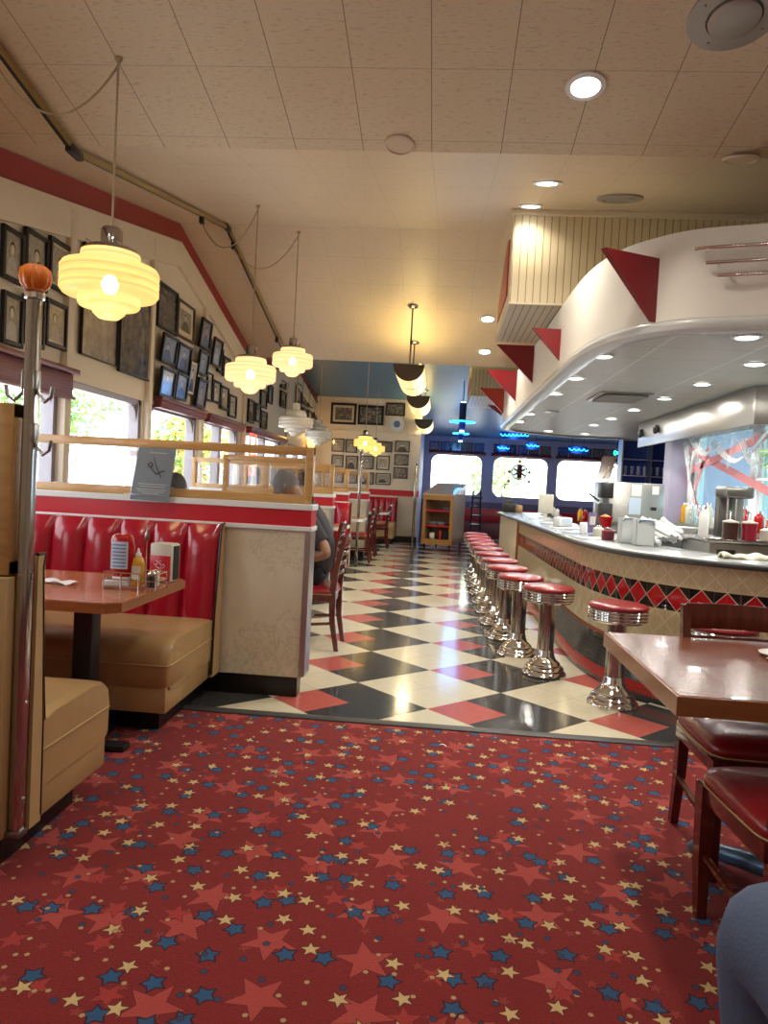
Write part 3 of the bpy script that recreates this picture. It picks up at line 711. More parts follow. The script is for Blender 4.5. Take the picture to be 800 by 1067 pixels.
# glow of small low windows pictures (between the white lamps and the sconce)
GF = 'framed pictures on the far wall'
FP = [(344.8, 419.5, 371, 442.8, m_scn, .05, .05, 'large dark framed print high on the far wall, left one'),
 (373, 421.8, 399.5, 443.5, m_scn, .05, 0, 'large dark framed print high on the far wall, middle one'),
 (401.8, 419.5, 422, 433.8, m_scn, .03, 0, 'smaller dark framed print above the round plate'),
 (345.8, 456.5, 358.5, 471, m_port, .02, 0, 'first portrait of the top row of small frames, far wall'),
 (360.2, 457.5, 372, 472, m_port, .02, 0, 'second portrait of the top row of small frames, beside yellow lamps'),
 (393.5, 459.5, 408.5, 471.5, m_scn, .02, 0, 'wide small frame right of the yellow lamps'),
 (411.5, 459, 426.8, 471.5, m_port, .02, 0, 'top small frame of the right-most column, far wall'),
 (345.5, 473.5, 357.5, 487, m_port, .02, 0, 'first small frame of the second row, far wall'),
 (360.2, 474.5, 372.5, 489, m_port, .02, 0, 'small frame of the second row behind the chrome pole'),
 (375.8, 474.5, 389, 489, m_port, .02, 0, 'darkest small frame of the second row, under the lamps'),
 (392.5, 474.5, 405.5, 490, m_port, .02, .04, 'pale small frame with a thin figure in the second row'),
 (410.8, 473, 425.5, 485.5, m_scn, .02, 0, 'middle small frame of the right-most column, far wall'),
 (409.8, 486.5, 424.5, 499, m_scn, .02, 0, 'lowest small frame of the right-most column, far wall'),
 (391.5, 492.7, 406.7, 505.4, m_port, .02, .02, 'small frame lowest row beside the right-most column'),
 (376, 491.8, 389.3, 505, m_port, .02, 0, 'small frame lowest row, third from the left corner'),
 (360, 491, 372, 504, m_port, .02, 0, 'small frame lowest row, second from the left corner'),
 (346, 490.5, 357.5, 503, m_port, .02, 0, 'small frame lowest row, first at the left corner')]
for (a, t, c, b, mt, bd, mo, lab) in FP:
    p, q = aty(a, t, FWY-.01), aty(c, b, FWY-.01)
    framed((p.x+q.x)/2, FWY-.002, (p.z+q.z)/2, abs(q.x-p.x)*.97, abs(p.z-q.z)*1.0, 'y', lab, GF, None, mt, bd, mo)
p = aty(413.5, 442, FWY-.02)
e = empty('wall_plate', p, 'round white wall plate with a dark centre emblem on far wall', 'plate')
o = MB().lathe([(.001, 0), (.14, .0), (.17, .03), (.168, .035), (.13, .012), (.001, .012)], seg=36).build('plate_body', m_paper, e); o.rotation_euler = (PI/2, 0, 0)
o = MB().lathe([(.001, .013), (.075, .013), (.075, .016), (.001, .017)], seg=28).build('emblem', m_lines, e); o.rotation_euler = (PI/2, 0, 0)
# pictures above end windows
GW = 'small dark pictures in the row above the end windows'
xs = [(-.36, -.10), (-.06, .20), (.24, .50), (.54, .80), (.84, 1.10), (1.36, 1.95), (2.0, 2.25), (2.29, 2.55), (2.6, 2.86), (3.05, 3.32), (3.36, 3.62), (3.66, 3.92), (3.96, 4.24), (4.28, 4.56)]
nm = ['first', 'second', 'third', 'fourth', 'fifth']
for i, (a, b) in enumerate(xs):
    g = 0 if i < 5 else (1 if i < 9 else 2); j = i-(0, 5, 9)[g]
    wn = ('left end window behind the cart', 'middle end window with the hanging ornament', 'right end window behind the counter')[g]
    framed((a+b)/2, YB-.004, 2.40, b-a, .24, 'y', '%s small picture from the left above the %s' % (nm[j], wn), GW, None, m_scnb if (i % 5) in (1, 4, 0) else m_scn, .015, 0)
struct(MB().b2((FWX, YB-.03, 2.53), (RX, YB, 2.57)).build('trim_'+str(k), m_wallb)); k += 1

# blinds rolled at the heads of the left windows
BL = [(3.2, 5.5, 1.80, 2.02, 'lowered maroon slatted blind over the nearest window behind the post', 1),
      (7.2, 8.62, 1.93, 2.03, 'raised maroon blind over the window past the big poster', 0), (8.75, 10.35, 1.92, 2.02, 'raised maroon blind over the window below the second lamp', 0), (10.7, 13.3, 1.93, 2.02, 'raised maroon blind over the farthest visible left window', 0)]
for a, b, z0, z1, lab, n in BL:
    e = empty('window_blind', (LX+.07, (a+b)/2, z1), lab, 'blind', 'maroon window blinds')
    MB().b2((LX+.01, a, z0+.02), (LX+.05 if n else LX+.09, b, z1-.03), bev=.004).build('slat_stack', m_blind, e, True)
    MB().b2((LX+.005, a-.01, z1-.03), (LX+.10, b+.01, z1+.01), bev=.004).build('head_rail', m_maroon, e, True)
    MB().b2((LX+.01, a, z0), (LX+.075, b, z0+.025), bev=.004).build('bottom_rail', m_maroon, e, True)
for i, (a, b) in enumerate(wfar):
    e = empty('window_blind', ((a+b)/2, YB-.06, 2.27), 'rolled dark maroon blind above the %s end window' % ('left', 'middle', 'right')[i], 'blind', 'rolled blinds at the end windows')
    MB().cyl((a-.03, YB-.06, 2.235), (b+.03, YB-.06, 2.235), .035, seg=12).build('roll', m_maroon, e, True)
    MB().b2((a-.02, YB-.03, 2.235), (b+.02, YB-.005, 2.28)).build('head_rail', m_maroon, e, True)

# ================================================================== BOOTH PARTITIONS
def partition(x0, x1, y, label, group=None, fx0=None, panes=2, face='marble', zf=1.475, th=.15):
    e = empty('booth_partition', ((x0+x1)/2, y+th/2, 0), label, 'partition', group)
    ya, yb = y, y+th
    MB().b2((x0, ya, .12), (x1, yb, .985), bev=.004, seg=1).build('panel', m_marble, e, True)
    MB().b2((x0, ya+.02, 0), (x1-.03, yb-.02, .12)).build('kickboard', m_black, e, True)
    MB().b2((x0, ya-.012, 1.01), (x1+.012, yb+.012, 1.105)).build('red_band', m_redband, e, True)
    for za, zb in ((.983, 1.01), (1.105, 1.14)): MB().b2((x0, ya-.02, za), (x1+.02, yb+.02, zb), bev=.003, seg=1).build('white_trim', m_whitetrim, e, True)
    MB().b2((x1-.02, ya-.008, .13), (x1+.012, ya+.05, .985)).b2((x1+.0, ya-.006, .13), (x1+.014, yb+.006, .985)).build('metal_edge', m_alu, e, True)
    fa = fx0 if fx0 is not None else x0
    ym = y+th/2; w = .045; f = MB(); zb, zt = 1.14, zf
    f.b2((fa, ym-.03, zb), (x1, ym+.03, zb+.05), bev=.004).b2((fa, ym-.03, zt-.05), (x1, ym+.03, zt), bev=.004)
    f.m(1).b2((x1-w, ym-.032, zb), (x1, ym+.032, zt), bev=.004).b2((fa, ym-.032, zb), (fa+w, ym+.032, zt), bev=.004)
    for i in range(1, panes): xx = fa+(x1-fa)*i/panes; f.b2((xx-.02, ym-.028, zb), (xx+.02, ym+.028, zt), bev=.003)
    f.build('wooden_frame', [m_oakf, m_oakv], e, True)
    MB().b2((fa+w, ym-.003, zb+.04), (x1-w, ym+.003, zt-.04)).build('glass_pane', m_glass, BUILT[-1], True)
    return e
partition(LX+.1, -.75, 4.25, 'nearest full booth divider with marble panel, red band and wood-framed glass', panes=1)
partition(LX+.1, -1.16, 6.45, 'booth divider with short wood-framed glass seen through the nearest divider', fx0=-1.95, panes=2)
PG = 'booth dividers down the left side'
partition(LX+.1, -1.19, 8.1, 'booth divider just right of the nearest one, behind the seated man', PG, panes=2)
partition(LX+.1, -1.30, 10.3, 'booth divider third in the row, left of the slim chrome pole', PG, panes=2)
partition(LX+.1, -1.22, 12.5, 'farthest booth divider, behind the slim chrome pole', PG, panes=2)
# near divider beside chrome post
e = empty('booth_partition', (-2.1, 2.2, 0), 'low divider at the left edge attached to the chrome post', 'partition')
MB().b2((-2.8, 2.11, .13), (-1.278, 2.20, .94), bev=.006).build('panel', m_tanside, e, True)
MB().b2((-2.8, 2.13, 0), (-1.34, 2.20, .13)).build('kickboard', m_black, e, True)
f = MB(); f.b2((-2.8, 2.13, .945), (-1.285, 2.19, .99), bev=.004).b2((-2.8, 2.13, 1.42), (-1.285, 2.19, 1.465), bev=.004); f.m(1).b2((-1.332, 2.128, .945), (-1.285, 2.192, 1.465), bev=.004)
fo = f.build('wooden_frame', [m_oakf, m_oakv], e, True)
MB().b2((-2.8, 2.157, .98), (-1.33, 2.163, 1.43)).build('glass_pane', m_glass, fo, True)

# chrome posts
def post(x, y, h, label, r=.024, hooks=True, z0=0):
    e = empty('chrome_post', (x, y, 0), label, 'post')
    MB().box((0, 0, (h+z0)/2), (2*r, 2*r, h-z0), bev=r*.35, seg=3).build('pole', m_chromed, e)
    MB().box((0, 0, z0+.01), (.05, .05, .02), bev=.004).build('foot_plate', m_steeld, e)
    if hooks:
        for zz, sx in ((h-.30, -1), (h-.30, 1), (h-.46, 1)):
            MB().tube([(sx*r, 0, zz+.05), (sx*(r+.006), -.004, zz), (sx*(r+.03), -.01, zz-.025), (sx*(r+.05), -.012, zz-.01), (sx*(r+.055), -.012, zz+.02)], .006, 8).box((sx*r, -.004, zz+.04), (.012, .03, .06), bev=.004).build('coat_hook', m_steel, e)
    MB().lathe([(.001, h+.012), (.02, h+.01), (.03, h), (.03, h-.015)], seg=16).build('cap', m_chrome, e)
    for zz in (.25, .55, .95): MB().lathe([(.001, .006), (.006, .004), (.008, 0)], (r+.001, 0, zz), 8).build('bolt', m_chrome, e)
    return e
post(-1.255, 2.17, 1.80, 'tall square chrome post in the left foreground with coat hooks', .0185, z0=.13)
post(-1.27, 11.6, 1.80, 'slim chrome pole with coat hooks standing before the far booths', .022)
post(-.56, 16.45, 1.80, 'slim grey metal pole at the right end of the far picture wall', .03, False)
# pumpkin
e = empty('pumpkin_ornament', (-1.255, 2.17, 1.812), 'small shiny orange pumpkin ornament on top of chrome post', 'pumpkin')
MB().lathe([(.012, .010), (.030, .0), (.043, .014), (.048, .037), (.043, .060), (.028, .072), (.008, .062)], seg=72, fn=lambda a: 1-.13*abs(math.cos(a*4.5))**4).build('body', m_pumpkin, e, ang=60)
MB().tube([(0, 0, .055), (.002, 0, .07), (.010, 0, .082)], [.007, .005, .004], 8).build('stem', m_green, e)

# ================================================================== BOOTH BENCHES
def bench(x0, x1, yf, yb, label, group=None, n=8, zt=1.0, sp=.13):
    # face -1: the sitter looks towards -y (back at yb). local x along length.
    e = empty('booth_bench', ((x0+x1)/2, (yf+yb)/2, 0), label, 'bench', group)
    s = 1 if yb > yf else -1
    w = x1-x0
    # seat cushion: rounded
    def seat(u, v):
        a = v*PI*2
        return None
    prof = []
    ya, yd = yf, yb-s*.06
    prof = [(ya+s*.03, .225), (ya, .25), (ya-s*.005, .37), (ya+s*.01, .43), (ya+s*.05, .462), (ya+s*.14, .478), (yd-s*.1, .47), (yd, .45), (yd, .225)]
    def ring(x, k): 
        cyy = (ya+yd)/2; cz = .34
        return [(x, cyy+(p[0]-cyy)*k, cz+(p[1]-cz)*k) for p in prof]
    MB().rings([ring(x0, 1), ring(x1-.05, 1), ring(x1-.02, .985), ring(x1, .94)]).build('seat_cushion', m_tan, e, True, ang=50)
    MB().tube([(x0, ya-s*.006, .355), (x1-.01, ya-s*.006, .355), (x1+.003, ya+s*.02, .355), (x1+.003, yd, .355)], .004, 6).build('seat_piping', m_tanside, BUILT[-1], True)
    MB().b2((x0, min(ya+s*.01, yd), .12), (x1-.01, max(ya+s*.01, yd), .26), bev=.008).build('seat_base', m_tan, e, True)
    MB().b2((x0, min(ya+s*.12, yb), 0), (x1-.08, max(ya+s*.12, yb), .13)).build('plinth', m_black, e, True)
    # tufted back
    cw = w/n; mb = MB()
    for i in range(n):
        def fn(u, v, i=i):
            x = x0+cw*(i+u); bul = math.sin(PI*u)**.5*.05 if 0 < u < 1 else 0
            z = .44+(zt-.44)*v
            flare = .06*(1-v) if i == n-1 else .06*(1-v)
            top = .03*math.sin(min(1, (1-v)*5)*PI/2) if v > .8 else .03
            return (x, yb-s*(.03+flare+(bul+.01)*min(1, top/.03+.0)), z)
        mb.grid(10, 12, fn)
    mb.build('tufted_backrest', m_redvinyl, e, True, ang=30)
    MB().b2((x0, min(yb-s*.035, yb), .40), (x1, max(yb-s*.035, yb), zt-.004), bev=.004).build('back_board', m_redvinyl, e, True)
    MB().prism([(yb+s*.001, .13), (yb-s*sp, .13), (yb-s*sp*.92, .45), (yb-s*min(.045, sp*.6), zt), (yb+s*.001, zt)], x1, x1+.012, 'x').build('side_panel', m_tanside, e, True)
    MB().tube([(x1+.008, yb-s*sp, .15), (x1+.008, yb-s*sp*.94, .45), (x1+.008, yb-s*sp*.7, .72), (x1+.008, yb-s*sp*.46, zt-.04), (x1+.008, yb-s*.04, zt+.004), (x1+.008, yb, zt+.004)], .007, 6).build('black_piping', m_black, e, True)
    return e
BG = 'tan and red vinyl booth benches'
bench(-2.85, -1.25, 3.42, 4.22, 'red tufted booth bench with tan seat below the nearest divider', BG)
bench(-2.85, -1.25, 2.80, 2.215, 'booth bench in the left foreground showing its tan seat end', BG, sp=.065)
bench(-2.85, -1.3, 5.15, 4.45, 'booth bench behind the nearest divider facing the seated man', BG)
bench(-2.85, -1.22, 9.55, 10.2, 'booth bench between second and third dividers down the aisle', BG)
bench(-2.85, -1.62, 11.75, 12.4, 'booth bench before the farthest divider', BG)
e = bench(-1.6, -.95, 15.8, 16.5, 'short red tufted bench with tan seat against the far picture wall', BG, n=5)

# ================================================================== TABLES
def table(cx, cy, w, d, label, mt, me, base='pedestal', z=.75, th=.042, group=None, corner=.03, foot=None):
    e = empty('dining_table', (cx, cy, 0), label, 'table', group)
    c = corner
    poly = [(-w/2, -d/2), (w/2-c, -d/2), (w/2, -d/2+c), (w/2, d/2-c), (w/2-c, d/2), (-w/2, d/2)] if foot != 'sq' else [(-w/2, -d/2), (w/2, -d/2), (w/2, d/2), (-w/2, d/2)]
    MB().prism([(x*.985, y*.98) for x, y in poly], z-.01, z+.001).build('tabletop', mt, e)
    MB().prism(poly, z-th, z-.0015).build('edge_band', me, e)
    return e
e = table(-2.06, 3.24, 1.62, .84, 'orange wood booth table holding the condiments', m_table, m_edge, corner=.05)
MB().box((0.49, 0, .38), (.092, .092, .68), bev=.01).build('pedestal', m_blackp, e)
MB().box((.45, 0, .02), (.5, .08, .03), bev=.008).box((.49, 0, .02), (.08, .5, .03), bev=.008).build('base', m_blackp, e)
e = table(1.235, 2.49, 1.13, .90, 'brown wood table with oak edge in the right foreground', m_table2, m_edge, foot='sq', th=.055)
MB().cyl((0, -.06, .05), (0, -.06, .70), .035, seg=20).build('pedestal', m_blackp, e)
for a in (0, 1, 2, 3):
    an = math.radians(40+90*a); mb = MB(); L = .40
    mb.tube([(0, -.06, .075), (L*.5*math.cos(an), -.06+L*.5*math.sin(an), .06), (L*.93*math.cos(an), -.06+L*.93*math.sin(an), .035), (L*math.cos(an), -.06+L*math.sin(an), .02)], [.034, .032, .028, .014], 10)
    mb.build('foot', m_bluef, e)
MB().box((0, -.06, .715), (.5, .4, .02)).build('mount_plate', m_blackp, e)
for y, lab in ((5.75, 'booth table in front of the seated man'), (9.0, 'narrow booth table between dividers with pale edge'), (11.2, 'booth table beside the slim chrome pole'), (14.3, 'table with pale top near the far bench')):
    x1 = -1.14 if y < 6 else -.98 if y > 14 else -1.12; x0 = -2.8
    if y > 14: x0 = -1.75
    e = table((x0+x1)/2, y, x1-x0, .75, lab, m_table, m_whitetrim if y > 6 else m_edge, corner=.06, group='small tables down the left side')
    MB().cyl((0, 0, .03), (0, 0, .72), .04, seg=14).build('pedestal', m_blackp, e)
    MB().box((0, 0, .015), (.5, .08, .03), bev=.006).box((0, 0, .015), (.08, .5, .03), bev=.006).build('base', m_blackp, e)

# ================================================================== CHAIRS
def chair(loc, rz, label, group):
    e = empty('dining_chair', loc, label, 'chair', group, rz)
    # front at +y
    def leg(x, y, back):
        mb = MB()
        if back:
            pts = [(x, y-.05, 0), (x, y-.01, .22), (x, y, .44), (x, y-.02, .62), (x, y-.075, .87)]; r = [.014, .018, .021, .018, .014]
        else:
            pts = [(x*.97, y, 0), (x, y, .22), (x, y, .42)]; r = [.014, .019, .022]
        rg = []
        for p, rr in zip(pts, r): rg.append([(p[0]-rr, p[1]-rr*1.2, p[2]), (p[0]+rr, p[1]-rr*1.2, p[2]), (p[0]+rr, p[1]+rr*1.2, p[2]), (p[0]-rr, p[1]+rr*1.2, p[2])])
        mb.rings(rg); return mb
    for sx in (-1, 1):
        leg(sx*.20, .19, False).build('leg', m_cherry, e, ang=25); leg(sx*.185, -.20, True).build('leg', m_cherry, e, ang=25)
    f = MB(); f.b2((-.21, .165, .37), (.21, .205, .425), bev=.004).b2((-.19, -.215, .37), (.19, -.18, .425), bev=.004)
    for sx in (-1, 1): f.box((sx*.20, -.005, .397), (.03, .38, .055), bev=.004)
    f.build('seat_frame', m_cherry, e)
    n = 24; rg = []
    def sq(a, k, sxx=.222, syy=.215):
        c, s_ = math.cos(a), math.sin(a); p = .28
        return (math.copysign(abs(c)**p, c)*sxx*k, math.copysign(abs(s_)**p, s_)*syy*k)
    for kx, z in ((.96, .422), (1.0, .432), (1.01, .448), (.97, .468), (.85, .482), (.5, .49), (.02, .491)):
        rg.append([(*sq(t*2*PI/n, kx), z) for t in range(n)])
    MB().rings(rg).build('seat', m_seatred, e, ang=60)
    MB().tube([(*sq(t*2*PI/n, 1.012), .430) for t in range(n+1)], .003, 6).build('seat_piping', m_tanside, BUILT[-1])
    for z, sy in ((.20, .0), ):
        for sx in (-1, 1): MB().tube([(sx*.19, -.21, .21), (sx*.197, 0, .19), (sx*.197, .19, .20)], .012, 8).build('stretcher', m_cherry, e)
    MB().tube([(-.195, 0, .19), (.195, 0, .19)], .011, 8).build('stretcher', m_cherry, e)
    for z, hh in ((.828, .105), (.74, .03), (.665, .03), (.59, .03)):
        yb = -.22-(z-.62)*.2 if z > .62 else -.215
        def fn(u, v): 
            a = v*2*PI; x = -.185+.37*u; bow = -.03*math.sin(PI*u)
            return (x, yb+bow+.010*math.cos(a), z+hh/2*math.sin(a))
        MB().grid(10, 10, fn).build('back_slat', m_cherry, e, ang=40)
    return e
CG = 'dark cherry chairs with red vinyl seats'
chA = chair((1.175, 2.72, 0), PI, 'dark wood chair with red seat on the far side of right foreground table', CG)
def place(x, y, rz, lab): dup(chA, (x, y, 0), rz, lab)
place(1.07, 2.12, .06, 'dark wood chair with glossy red seat nearest the camera at right')
place(-.97, 5.70, PI/2, 'dark slat-back chair the man in charcoal shirt sits on')
place(-1.25, 7.6, PI/2, 'slat-back chair directly behind the seated man')
place(-1.33, 12.0, PI/2, 'slat-back chair beside the slim chrome pole, nearer of two close together')
place(-1.34, 13.1, PI/2, 'slat-back chair beside the slim chrome pole, farther of two close together')
place(-1.25, 14.9, PI/2, 'slat-back chair nearest the far red bench')
kids_ = None

# ================================================================== CONDIMENTS ON BOOTH TABLE
tz = .752
def T(px, py, z=tz): p = atz(px, py, z); return p
p = T(141, 613)
e = empty('condiment_caddy', p, 'wire condiment caddy with a tall card clip on booth table', 'caddy')
w, d = .24, .13
mb = MB()
for z in (.012, .045, .075):
    mb.tube([(-w/2, -d/2, z), (w/2, -d/2, z), (w/2, d/2, z), (-w/2, d/2, z), (-w/2, -d/2, z)], .003, 6)
for x in (-w/2, -w/6, w/6, w/2):
    for y in (-d/2, d/2): mb.cyl((x, y, .0), (x, y, .077), .003, seg=6)
for x in (-.07, -.03, .03, .07): mb.tube([(x, -d/2, .012), (x, d/2, .012)], .002, 6)
mb.build('wire_basket', m_chrome, e)
MB().cyl((.045, 0, .01), (.045, 0, .24), .003, seg=8).build('clip_rod', m_chrome, e)
MB().lathe([(.001, -.022), (.012, -.012), (.012, .012), (.004, .03), (.001, .055)], (.045, 0, .235), 10, sy=.4).build('card_clip', m_steel, e)
e2 = empty('ketchup_bottle', p+Vector((-.062, -.01, .014)), 'upside-down red ketchup bottle with pale blue label in the caddy', 'bottle')
MB().lathe([(.022, 0), (.026, .02), (.034, .04), (.043, .06), (.046, .10), (.046, .15), (.040, .178), (.028, .188), (.001, .190)], seg=32, sy=.68).build('bottle_body', m_ketch, e2, ang=60)
MB().lathe([(.03, -.001), (.034, .0), (.034, .03), (.02, .034)], seg=24, sy=.75).build('cap', m_paper, e2)
def lf(u, v):
    a = -PI/2+(u-.5)*1.5; return (.0465*math.cos(a), .0465*.68*math.sin(a)-.0015, .062+.10*v)
MB().grid(10, 2, lf).build('label', m_lab, e2)
mb = MB()
for j in range(7):
    zz = .07+.013*j
    mb.grid(8, 1, lambda u, v: (lambda a: (.047*math.cos(a), .047*.68*math.sin(a)-.003, zz+.004*v))(-PI/2+(u-.5)*1.15))
mb.build('label_print', m_lines, BUILT[-1])
e2.scale = (1.22,)*3
e2 = empty('mustard_bottle', p+Vector((.008, .0, .014)), 'yellow mustard bottle beside the ketchup in the caddy', 'bottle')
MB().lathe([(.024, 0), (.028, .01), (.029, .10), (.024, .122), (.012, .132), (.001, .133)], seg=28).build('bottle_body', m_must, e2, ang=60)
MB().lathe([(.013, .13), (.013, .145), (.007, .15), (.004, .168), (.001, .169)], seg=16).build('cap', m_paper, e2)
MB().grid(8, 2, lambda u, v: (lambda a: (.0298*math.cos(a), .0298*math.sin(a), .03+.06*v))(-PI/2+(u-.5)*1.6)).build('label', m_cream, e2)
for dx, dy, m0, lab in ((.082, -.028, m_blackp, 'dark pepper shaker with metal lid in caddy near napkins'), (.082, .028, m_cream, 'pale salt shaker behind the pepper shaker in caddy')):
    e2 = empty('shaker', p+Vector((dx, dy, .014)), lab, 'shaker')
    MB().lathe([(.018, 0), (.019, .045), (.016, .055)], seg=8).build('shaker_body', m0, e2)
    MB().lathe([(.0175, .053), (.0175, .062), (.010, .072), (.001, .075)], seg=16).build('lid', m_chrome, e2)
e2 = tag(MB().box((p.x-.10, p.y-.03, p.z+.019), (.07, .035, .03), rz=.2, bev=.004).build('sugar_packets', m_paper), 'stack of white sugar packets at the left end of caddy', 'packets')
e2.scale = (1,)*3
p = T(166, 606)
e = empty('napkin_dispenser', p+Vector((.012, .03, 0)), 'cream and red napkin dispenser with white script on booth table', 'napkin dispenser', rz=-.12)
MB().box((0, 0, .085), (.105, .085, .17), bev=.010).build('body', m_cream, e)
MB().box((0, -.0435, .062), (.096, .004, .11), bev=.001).build('red_face', m_redband, e)
MB().box((.053, 0, .085), (.006, .05, .15)).build('side_slot', m_blackp, e)
mb = MB()
for j in range(5): mb.tube([(-.018+.008*j+.010*math.sin(q*1.3+j), -.047, .085-.014*(j % 3)+.010*math.cos(q*1.1+j*2)) for q in range(5)], .0014, 5)
mb.build('script_print', m_paper, e)
e.scale = (1.1,)*3
# paper slip
p = T(52, 607)
mb = MB(); mb.grid(10, 6, lambda u, v: (p.x-.11+.24*u, p.y-.04+.08*v+.02*math.sin(u*5), tz+.002+.012*abs(math.sin(u*7+v*2)))); tag(mb.build('crumpled_napkin', m_paper), 'crumpled white paper lying on the booth table beside the chrome post', 'napkin')
# menu card in holder on partition
e = empty('menu_card', (-1.70, 4.21, 1.142), 'grey printed menu card in a clear stand on the divider top', 'menu card')
a0, a1, b0, b1 = aty(145, 466, 4.22), aty(184, 468, 4.22), aty(135, 520, 4.19), aty(175, 523, 4.19)
MB().quad([b0, b1, a1, a0]).build('printed_card', m_grey, e, True, recalc=False)
ex = a1-a0; ez = a0-b0
def PC(u, v, o=.004): return b0.lerp(b1, u).lerp(a0.lerp(a1, u), v)+Vector((0, -o, 0))
mb = MB()
for v, ua, ub in ((.90, .3, .8), (.30, .15, .9), (.255, .2, .85), (.20, .12, .9), (.16, .18, .85), (.12, .3, .75)): mb.quad([PC(ua, v), PC(ub, v), PC(ub, v+.018), PC(ua, v+.018)])
mb.build('pale_lettering', m_greyl, e, True)
mb = MB()
mb.tube([PC(.45, .82), PC(.52, .68), PC(.62, .56), PC(.72, .44)], .0022, 5).tube([PC(.38+.06*math.cos(q), .68+.045*math.sin(q)) for q in range(7)], .003, 5).tube([PC(.55, .5), PC(.68, .56), PC(.78, .58)], .0025, 5).tube([PC(.40, .62), PC(.60, .50)], .002, 5)
mb.build('emblem', m_greyd, e, True)
o = MB(); o.quad([PC(-.03, -.02, -.006), PC(1.03, -.02, -.006), PC(1.05, 1.08, -.006), PC(-.03, 1.08, -.006)]); o.box((b0.x+.10, b0.y+.02, 1.148), (.25, .08, .008)); o.build('clear_stand', m_glassp, e, True)

# ================================================================== COUNTER
CP = [(3.9, 4.10), (3.0, 4.14), (2.4, 4.22), (2.05, 4.31), (1.82, 4.39), (1.62, 4.50), (1.44, 4.66), (1.30, 4.84), (1.20, 5.04), (1.12, 5.32), (1.07, 5.65), (1.05, 6.1), (1.04, 6.8), (1.02, 7.8), (1.00, 9.2), (.97, 10.8), (.95, 12.1), (1.02, 12.45), (1.3, 12.7), (1.9, 12.8)]
def smooth(P, n=6):
    out = []
    for i in range(len(P)-1):
        p0, p1, p2, p3 = [Vector(P[max(0, min(len(P)-1, i+k_))]) for k_ in (-1, 0, 1, 2)]
        for j in range(n):
            t = j/n; out.append(.5*((2*p1)+(p2-p0)*t+(2*p0-5*p1+4*p2-p3)*t*t+(3*p1-p0-3*p2+p3)*t**3))
    out.append(Vector(P[-1])); return out
CS = smooth(CP)
def offs(P, d):
    o = []
    for i, p in enumerate(P):
        t = (P[min(i+1, len(P)-1)]-P[max(i-1, 0)]).normalized(); o.append(p+Vector((t.y, -t.x))*d)
    return o        # positive d = towards the kitchen
if offs(CS, .1)[len(CS)//2].x < CS[len(CS)//2].x: _o = offs; offs = lambda P, d: _o(P, -d)
LEN = [0]
for i in range(1, len(CS)): LEN.append(LEN[-1]+(CS[i]-CS[i-1]).length)
def ribbon(mb, P, prof, uvv=True):
    # prof: list of (offset, z); sweep along P
    rows = [[(q.x, q.y, z) for q in offs(P, d)] for d, z in prof]
    V = [[mb.bm.verts.new(c) for c in r] for r in rows]; acc = 0
    for j in range(len(prof)-1):
        for i in range(len(P)-1):
            f = mb.bm.faces.new((V[j][i], V[j][i+1], V[j+1][i+1], V[j+1][i])); f.material_index = mb.mi
            for l, (a, b) in zip(f.loops, ((i, j), (i+1, j), (i+1, j+1), (i, j+1))): l[mb.uv].uv = (LEN[a] if a < len(LEN) else 0, prof[b][1])
    return mb
e = empty('lunch_counter', (1.6, 7, 0), 'long curved lunch counter with cream tile and red diamond band', 'counter')
SP = [i for i, q in enumerate(CS) if q.y > 9.6 and i > 20][0]
mb = MB(); ribbon(mb, CS[:SP+1], [(.10, .30), (.055, .34), (.055, .90), (.12, .90)]); mb.build('tiled_apron', m_apron, e, True, recalc=False)
_L = LEN[:]; 
mb = MB(); ribbon(mb, CS[SP:], [(.05, .0), (.05, .90), (.12, .90)]); mb.build('cream_end_panel', m_marble, e, True, recalc=False)
mb = MB(); ribbon(mb, CS[:SP+1], [(.0, .0), (-.005, .03), (.03, .12), (.07, .24), (.075, .298), (.068, .305), (.075, .33), (.12, .33)]); mb.build('dark_kick_base', m_kick, e, True, recalc=False)
mb = MB(); q = offs(CS, .05)[SP]; mb.box((q.x, q.y, .45), (.04, .05, .9), bev=.005); mb.build('wood_corner_post', m_edge, e, True)
mb = MB(); ribbon(mb, CS, [(.02, .895), (.0, .897), (-.004, .90), (-.004, .915), (.0, .922)]); mb.build('dark_edge_band', m_blackp, e, True, recalc=False)
mb = MB(); ribbon(mb, CS, [(.0, .921), (.004, .932), (.012, .935), (.62, .935), (.62, .90), (.02, .895)]); mb.build('countertop', m_ctop, e, True)
# back-side cabinet wall of the counter
mb = MB(); ribbon(mb, CS, [(.50, .0), (.50, .90)]); mb.build('inner_cabinets', m_steeld, e, True)

# stools
def stool(loc, label):
    e = empty('bar_stool', loc, label, 'stool', 'chrome stools along the lunch counter')
    MB().lathe([(.150, 0), (.155, .01), (.150, .022), (.132, .035), (.138, .045), (.128, .06), (.108, .068), (.112, .08), (.098, .095), (.078, .11), (.066, .14), (.060, .17), (.058, .175)], seg=40).build('flared_base', m_chrome, e, ang=35)
    MB().cyl((0, 0, .165), (0, 0, .52), .058, .056, seg=32).build('column', m_chromed, e)
    MB().lathe([(.06, .50), (.12, .515), (.165, .522)], seg=32, cap=False).build('seat_plate', m_blackp, e)
    pr = [(.165, .518)]
    for j in range(4):
        z = .524+j*.019; pr += [(.176, z), (.181, z+.005), (.181, z+.010), (.176, z+.015), (.170, z+.017)]
    MB().lathe(pr+[(.165, .60)], seg=48).build('ribbed_rim', m_chrome, e, ang=25)
    MB().lathe([(.168, .596), (.180, .603), (.181, .613), (.170, .625), (.13, .634), (.06, .638), (.001, .638)], seg=48).build('seat_pad', m_seatred, e, ang=60)
    return e
